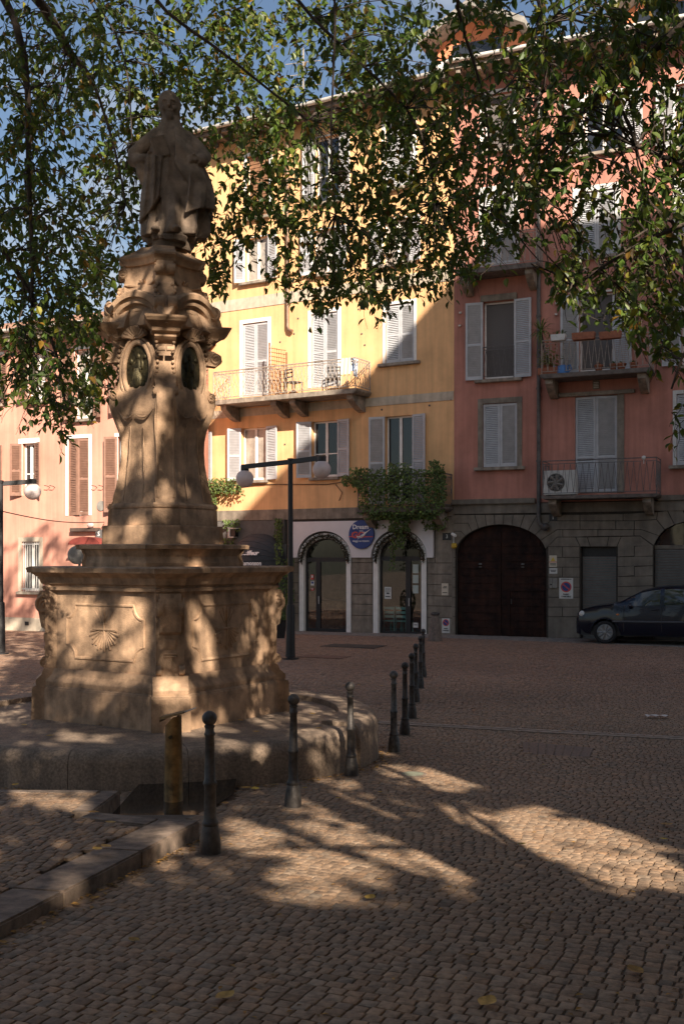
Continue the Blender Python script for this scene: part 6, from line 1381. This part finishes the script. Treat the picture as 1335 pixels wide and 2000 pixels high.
LITM = [[(590, 1372), (700, 1392), (700, 1425), (560, 1405)], [(400, 1400), (500, 1388), (560, 1400), (540, 1425), (420, 1432)], [(-60, 1380), (45, 1368), (60, 1405), (-60, 1425)], [(110, 1428), (230, 1435), (220, 1452), (110, 1448)], [(640, 1405), (725, 1400), (725, 1425), (650, 1440)], [(205, 640), (445, 640), (430, 705), (215, 760)], [(290, 420), (350, 400), (395, 430), (395, 475), (290, 475)], [(232, 775), (330, 775), (300, 920), (236, 920)], [(85, 1150), (190, 1150), (190, 1290), (80, 1320)], [(360, 1170), (430, 1170), (440, 1310), (375, 1335)], [(478, 1165), (545, 1165), (545, 1310), (485, 1300)], [(100, 1325), (275, 1325), (275, 1352), (100, 1350)], [(290, 1330), (370, 1330), (370, 1400), (290, 1400)], [(215, 505), (300, 505), (300, 590), (215, 600)], [(350, 505), (420, 520), (425, 600), (345, 590)], [(200, 1000), (290, 1000), (290, 1058), (205, 1058)], [(345, 1040), (372, 1040), (380, 1060), (345, 1060)], [(230, 1150), (290, 1160), (285, 1320), (215, 1310)], [(130, 1225), (230, 1215), (240, 1300), (130, 1300)], [(560, 1420), (690, 1430), (680, 1500), (600, 1530)], [(330, 1420), (420, 1410), (420, 1440), (330, 1440)], [(420, 1440), (480, 1450), (480, 1530), (420, 1530)], [(335, 610), (350, 760), (430, 760), (430, 640)]]
_nl = Vector((-.535, -.845)); _nr = Vector((.845, -.535))
def shadow_px(p):
    """where the shadow of p would be seen: on the monument when it falls there, else on the ground"""
    L2 = Vector((L.x, L.y)); r = Vector((p.x, p.y)) - MC; a = .93
    t = max((a - r.dot(n_)) / L2.dot(n_) for n_ in (_nl, _nr))
    if t > 0:
        q = p + L * t; w = Vector((q.x, q.y)) - MC
        if ZP - .05 < q.z < ZC and abs(w.dot(_nl)) < 1.15 and abs(w.dot(_nr)) < 1.15: return pix(q), 1
        for yy, z0, z1 in ((12.10, ZC, zc(960)), (12.25, zc(960), zc(660)), (12.30, zc(660), zc(480)), (12.45, zc(480), 9)):
            t = (yy - p.y) / L.y; q = p + L * t
            if z0 <= q.z < z1 and abs(q.x - MC.x) < .85: return pix(q), 1
    q = p + L * ((p.z - ZP) / -L.z)
    if (q.x - BC.x) ** 2 + (q.y - BC.y) ** 2 < BR * BR: return pix(q), 1
    t = (p.z + .5) / -L.z
    for _ in range(3): q = p + L * t; t = (p.z - G(q.y)) / -L.z
    q = p + L * t
    return (pix(q), 0) if q.y > 3 else (None, 0)
def lit(p):
    s_, on_m = shadow_px(p)
    if s_ is None or not any(inpoly(s_[0], s_[1], pl) for pl in (LITM if on_m else LITG)): return False
    return bool(on_m) or mnoise.noise(Vector((s_[0] / 70 + s_[1] / 60, s_[1] / 22, 3.1))) > -.36
rt = random.Random(21)
def tint():
    k = rt.uniform(.55, 1.35); r = rt.random()
    if r < .06: return (k * 2.4, k * 1.6, k * .9)
    if r < .11: return (k * 2.2, k * .9, k * .7)
    return (k * rt.uniform(.75, 1.15), k, k * rt.uniform(.6, 1.1))
class Tree:
    def __init__(s, name, label, base, trunk, limbs):
        s.o = thing(name, label, 'tree', base); s.base = Vector(base); s.limbs = []; s.lf = MB(); s.tw = MB(); s.br = MB()
        tp = [Vector(q) for q in trunk]; mb = MB(); rr_ = [.27, .235] + list(np.linspace(.20, .10, max(1, len(tp) - 2)))
        pts = []; 
        mb.tube([q - s.base for q in tp], rr_[:len(tp)], 14); mb.build('trunk', M_bark, s.o, smooth=60); s.top = tp[-1]
        for l in limbs: s.limb([Vector(q) for q in l[0]], l[1])
    def limb(s, pts, r0):
        f = [pts[0]]
        for i in range(len(pts) - 1):
            a, b = pts[i], pts[i + 1]; m = max(2, int((b - a).length / .35))
            for k in range(1, m + 1): f.append(a.lerp(b, k / m) + (rv(.018) if k < m else Vector()))
        for _ in range(2): f = [f[0]] + [(f[i - 1] + f[i] * 2 + f[i + 1]) / 4 for i in range(1, len(f) - 1)] + [f[-1]]
        s.br.tube([q - s.base for q in f], list(np.linspace(r0, max(.004, r0 * .18), len(f))), 8); s.limbs.append(f)
    def near(s, p):
        best = None
        for l in s.limbs:
            for q in l:
                d = (q - p).length + (2.0 if q.z < p.z - .3 else 0)
                if best is None or d < best[0]: best = (d, q)
        return best
    def twig(s, p, ln, leaf, check, n_leaf=14, connect=True, vis=False):
        v = Vector((rt.gauss(0, .9), rt.gauss(0, .9), -.35)).normalized(); pts = [p.copy()]; q = p.copy(); m = 8
        for i in range(m): v = (v + Vector((rt.gauss(0, .16), rt.gauss(0, .16), -.13))).normalized(); q = q + v * ln / m; pts.append(q.copy())
        if vis:
            ok = [inframe_ok(w) for w in pts]
            if not all(ok): return 0
        cnt = 0
        for i in range(n_leaf):
            t = (i + .5) / n_leaf * m; k = int(t); w = pts[k].lerp(pts[min(m, k + 1)], t - k); ax = (pts[min(m, k + 1)] - pts[k]).normalized()
            sd = ax.cross(Vector((rt.gauss(0, 1), rt.gauss(0, 1), rt.gauss(0, 1)))); sd = sd.normalized() if sd.length > .01 else Vector((1, 0, 0))
            la = (sd * (.9 if i % 2 else -.9) + ax * .5 + Vector((rt.gauss(0, .25), rt.gauss(0, .25), -.38))).normalized(); l_ = leaf * rt.uniform(.65, 1.15)
            if not check(w + la * l_ * .5): continue
            leafquads(s.lf, w - s.base, la, Vector((rt.gauss(0, .55), rt.gauss(0, .55), 1)), l_, l_ * rt.uniform(.50, .64), tint()); cnt += 1
        if cnt: s.tw.tube([w - s.base for w in pts], list(np.linspace(.0035, .0015, m + 1)), 3, cap=False)
        if cnt and connect and rt.random() < (.35 if vis else 1):
            d, b = s.near(p)
            if d > 1.3: return cnt
            k = max(4, int(d / .25)); c = [b.lerp(p, i / k) + Vector((0, 0, .10 * d * math.sin(math.pi * i / k))) + (rv(.012) if 0 < i < k else Vector()) for i in range(k + 1)]
            if not vis or all(inframe_ok(w) for w in c): s.tw.tube([w - s.base for w in c], list(np.linspace(.007, .004, k + 1)), 4, cap=False)
        return cnt
    def finish(s):
        s.br.build('branches', M_bark, s.o, smooth=60, fix=False); s.tw.build('twigs', M_bark, s.o, smooth=0, fix=False)
        s.lf.build('crown', M_leaf, s.o, smooth=0, fix=False); print('tree', s.o.name, len(s.lf.f) // 2)
def inframe_ok(w):
    if w.y < .5: return True
    px, py = pix(w)
    if -30 < px < 1365 and -30 < py < 2000: return dens(min(max(px, 0), 1349), max(0, py)) >= 1
    return True
def vis_ok(w):
    px, py = pix(w) if w.y > .5 else (-999, -999)
    if px < -20 or px > 1360 or py < -20: return rt.random() < .85
    d = dens(min(max(px + rt.gauss(0, 7), 0), 1349), max(0, py + rt.gauss(0, 7))) / 9.
    return rt.random() < d ** .8
def off_ok(w):
    if w.y > .5:
        px, py = pix(w)
        if -25 < px < 1362 and -25 < py < 2030: return False
    return not (lit(w) and rt.random() < .955)  # gaps shaped in the unseen foliage so chosen patches stay sunlit
TA = Tree('leafy_tree', 'leafy tree whose branches hang down along the left edge', (-4.7, 6.2, G(6.2)), [(-4.7, 6.2, G(6.2) - .2), (-4.65, 6.2, .6), (-4.5, 6.3, 2.6), (-4.2, 6.5, 4.6), (-3.9, 6.8, 6.2)],
    [([(-4.5, 6.3, 2.9), (-4.1, 7, 4.6), P(-20, -80, 8.0), P(40, 30, 8.0), P(62, 180, 8.2), P(48, 330, 8.3), P(66, 520, 8.4), P(60, 680, 8.5)], 0.060), ([(-4.2, 6.5, 4.6), (-3.4, 7.2, 6.0), P(50, -60, 8.6), P(130, 90, 8.8), P(186, 170, 12.6), P(228, 300, 12.7), P(246, 400, 12.8)], 0.057),
     ([(-4.5, 6.3, 3.4), P(-150, 300, 8.0), P(-40, 420, 8.4), P(60, 560, 8.8), P(120, 700, 9.0), P(130, 800, 9.0)], 0.041), ([(-4.2, 6.5, 4.8), (-2.6, 8.2, 6.6), P(150, -40, 13.1), P(236, 60, 13.2), P(256, 180, 13.3), P(258, 280, 13.4)], 0.041), ([(-3.9, 6.8, 6.2), (-2.6, 6.2, 7.4), (-1, 5.5, 7.8), (.6, 5.2, 7.4)], 0.067), ([(-3.9, 6.8, 6.2), (-3.5, 8.6, 9.5), (-3.0, 11.5, 12.6), (-2.8, 13.8, 14.6)], 0.067)])
TC = Tree('leafy_tree', 'leafy tree whose long branches cross the top centre over the statue', (-2.9, -1.6, G(-1.6)), [(-2.9, -1.6, G(-1.6) - .2), (-2.85, -1.55, 1), (-2.6, -1.3, 3), (-2.2, -.9, 4.6), (-1.8, -.5, 5.8)],
    [([(-2.2, -.9, 4.6), (-1.6, 2.0, 5.4), P(200, -220, 10.5), P(272, -10, 11.0), P(380, 60, 11.3), P(450, 110, 11.5), P(540, 190, 11.8), P(600, 235, 12.0)], 0.060), ([(-1.8, -.5, 5.8), (-.9, 2.6, 6.0), P(480, -160, 10.5), P(560, -10, 10.8), P(660, 90, 11.0), P(760, 180, 11.2), P(830, 240, 11.4), P(850, 400, 11.4)], 0.053),
     ([(-1.8, -.5, 5.8), (-.4, 1.6, 6.6), P(640, -260, 9.8), P(660, 40, 10.3), P(640, 260, 10.6), P(655, 420, 10.8)], 0.041), ([(-1.8, -.5, 5.8), (-.6, .6, 6.8), (.6, 1.6, 7.0), (1.6, 2.4, 6.8)], 0.060), ([(-2.2, -.9, 4.6), (-3, .6, 5.6), (-3.6, 2.2, 6)], 0.048), ([(-2.2, -.9, 4.8), (-1.6, -2.2, 6), (-.6, -3, 6.4)], 0.048)])
TB = Tree('leafy_tree', 'leafy tree whose branches reach in from the right edge before the red house', (3.55, -1.0, G(-1)), [(3.55, -1.0, G(-1) - .2), (3.52, -.95, 1.2), (3.4, -.8, 3.0), (3.3, -.5, 4.6), (3.2, -.6, 6.4), (3.1, -1.2, 9.0), (2.9, -1.5, 12.0), (2.7, -1.7, 14.6)],
    [([(3.3, -.5, 4.4), (3.0, 2.6, 5.0), P(1420, -60, 6.4), P(1330, 60, 6.6), P(1230, 130, 6.8), P(1150, 200, 7), P(1060, 290, 7.2), P(960, 420, 7.2)], 0.060), ([(3.4, -.8, 3.0), (3.2, 3.2, 3.9), P(1460, 330, 6.2), P(1340, 330, 6.4), P(1240, 290, 6.6), P(1150, 245, 6.8)], 0.048),
     ([(3.3, -.5, 4.0), (3.2, 3.6, 4.2), P(1430, 420, 6), P(1320, 440, 6.2), P(1220, 480, 6.4), P(1120, 560, 6.5)], 0.041), ([(3.3, -.5, 4.6), (2.2, 2, 5.8), P(930, -200, 9), P(878, 10, 10.4), P(930, 130, 11), P(965, 270, 11.4), P(940, 430, 11.6)], 0.053), ([(3.3, -.4, 4.8), (2.4, 2.4, 5.8), P(1000, -120, 6.4), P(1080, 60, 6.6), P(1060, 180, 6.8)], 0.041),
     ([(3.3, -.5, 3.9), (3.1, 3.4, 3.6), P(1430, 560, 5.8), P(1345, 640, 6), P(1310, 760, 6.1)], 0.031), ([(3.2, -.6, 6.4), (4.0, -3.0, 7.6), (4.4, -5.2, 8.4)], .09), ([(3.1, -1.2, 9.0), (1.8, -2.2, 11), (1.0, -2.4, 12.6)], .07), ([(3.1, -1.2, 9.2), (4.6, -.4, 11), (5.2, .2, 12.4)], .07), ([(3.2, -.2, 5.8), (2.4, .6, 7.0), (1.2, 1.4, 7.6)], 0.060), ([(3.2, -.2, 5.8), (3.6, -1.6, 7), (3.4, -3, 7.6)], 0.053), ([(3.3, -.5, 4.6), (2.4, -1.8, 5.4), (1.4, -2.6, 5.6)], 0.048)])
def pick(px): return TA if px < 300 else (TC if px < 950 else TB)
tot = 0
for j, row in enumerate(DM):
    for i, ch in enumerate(row):
        d9 = int(ch)
        if d9 == 0: continue
        w = -math.log(1 - min(d9, 9) / 9.45) if d9 < 9 else 1.9
        need = w * 2500
        cx_, cy_ = i * 50, j * 50
        tr = TA if 200 <= cx_ < 400 else pick(cx_ + 25)
        lo, hi = ((7.6, 10.2) if cx_ < 150 else (11.4, 13.8)) if tr is TA else ((10.6, 13.4) if tr is TC else (5.8, 8.6))
        if 200 <= cx_ < 400: lo, hi = 13.7, 14.9
        elif 400 <= cx_ < 560: lo, hi = 13., 15.
        guard = 0
        while need > 0 and guard < 60:
            guard += 1; d = rt.uniform(lo, hi); ln = rt.uniform(.22, .52) * (d / 8) ** .5; lf_ = rt.uniform(.062, .078) * max(1, d / 8.2); lp = lf_ * F / d
            px = cx_ + rt.uniform(-5, 55); py = cy_ + rt.uniform(-5, 55) - ln * .5 * F / d * .6
            k = tr.twig(P(px, py, d), ln, lf_, vis_ok, int(ln / (.42 * lf_)) + 2, True, True); tot += k
            need -= k * lp * lp * .165
for _ in range(2):
    TC.twig(P(rt.uniform(292, 372), rt.uniform(100, 150), rt.uniform(10.4, 11.8)), .38, .09, lambda w: pix(w)[1] < 200, 12, True, True)
print('visible leaves', tot)
def shade(tr, c, rad, n, leaf=.12):  # leaf clusters added above and behind the frame to block sun and sky
    for _ in range(n):
        v = rv().normalized() * rt.random() ** .4; p = Vector((c[0] + v.x * rad[0], c[1] + v.y * rad[1], c[2] + v.z * rad[2]))
        if p.y > .5 and inpoly(*pix(p), [(-40, -40), (1375, -40), (1375, 2000), (-40, 2000)]): continue
        tr.twig(p, rt.uniform(.4, .8), leaf * rt.uniform(.8, 1.1), off_ok, 14, rt.random() < .25)
shade(TB, (3.0, -1.6, 11.2), (3.4, 3.6, 4.4), 1150, .20)
shade(TB, (4.4, -4.8, 7.6), (3.2, 3.8, 2.9), 900, .20)
shade(TB, (3.1, .2, 5.6), (2.4, 3.2, 2.2), 130, .13)
shade(TB, (2.6, -1.8, 15.2), (1.5, 1.6, 1.7), 380, .20)
shade(TC, (-1.2, .4, 6.2), (3.0, 3.4, 2.0), 150, .13)
shade(TC, (.9, -3.5, 7.0), (2.4, 2.6, 2.4), 380, .18)
shade(TA, (-2.6, 5.2, 8.4), (2.6, 3.0, 1.8), 70, .13)
shade(TA, (-2.9, 13.6, 14.2), (2.0, 2.6, 1.7), 150, .20)
shade(TA, (-2.6, 14.0, 9.9), (3.4, 4.2, 1.5), 420, .20)
shade(TC, (-1.4, 1.0, 7.6), (3.2, 3.6, 1.4), 260, .2)
shade(TC, (.4, -.5, 8.4), (3.4, 4.2, 1.4), 420, .22)
for t_ in (TA, TC, TB): t_.finish()
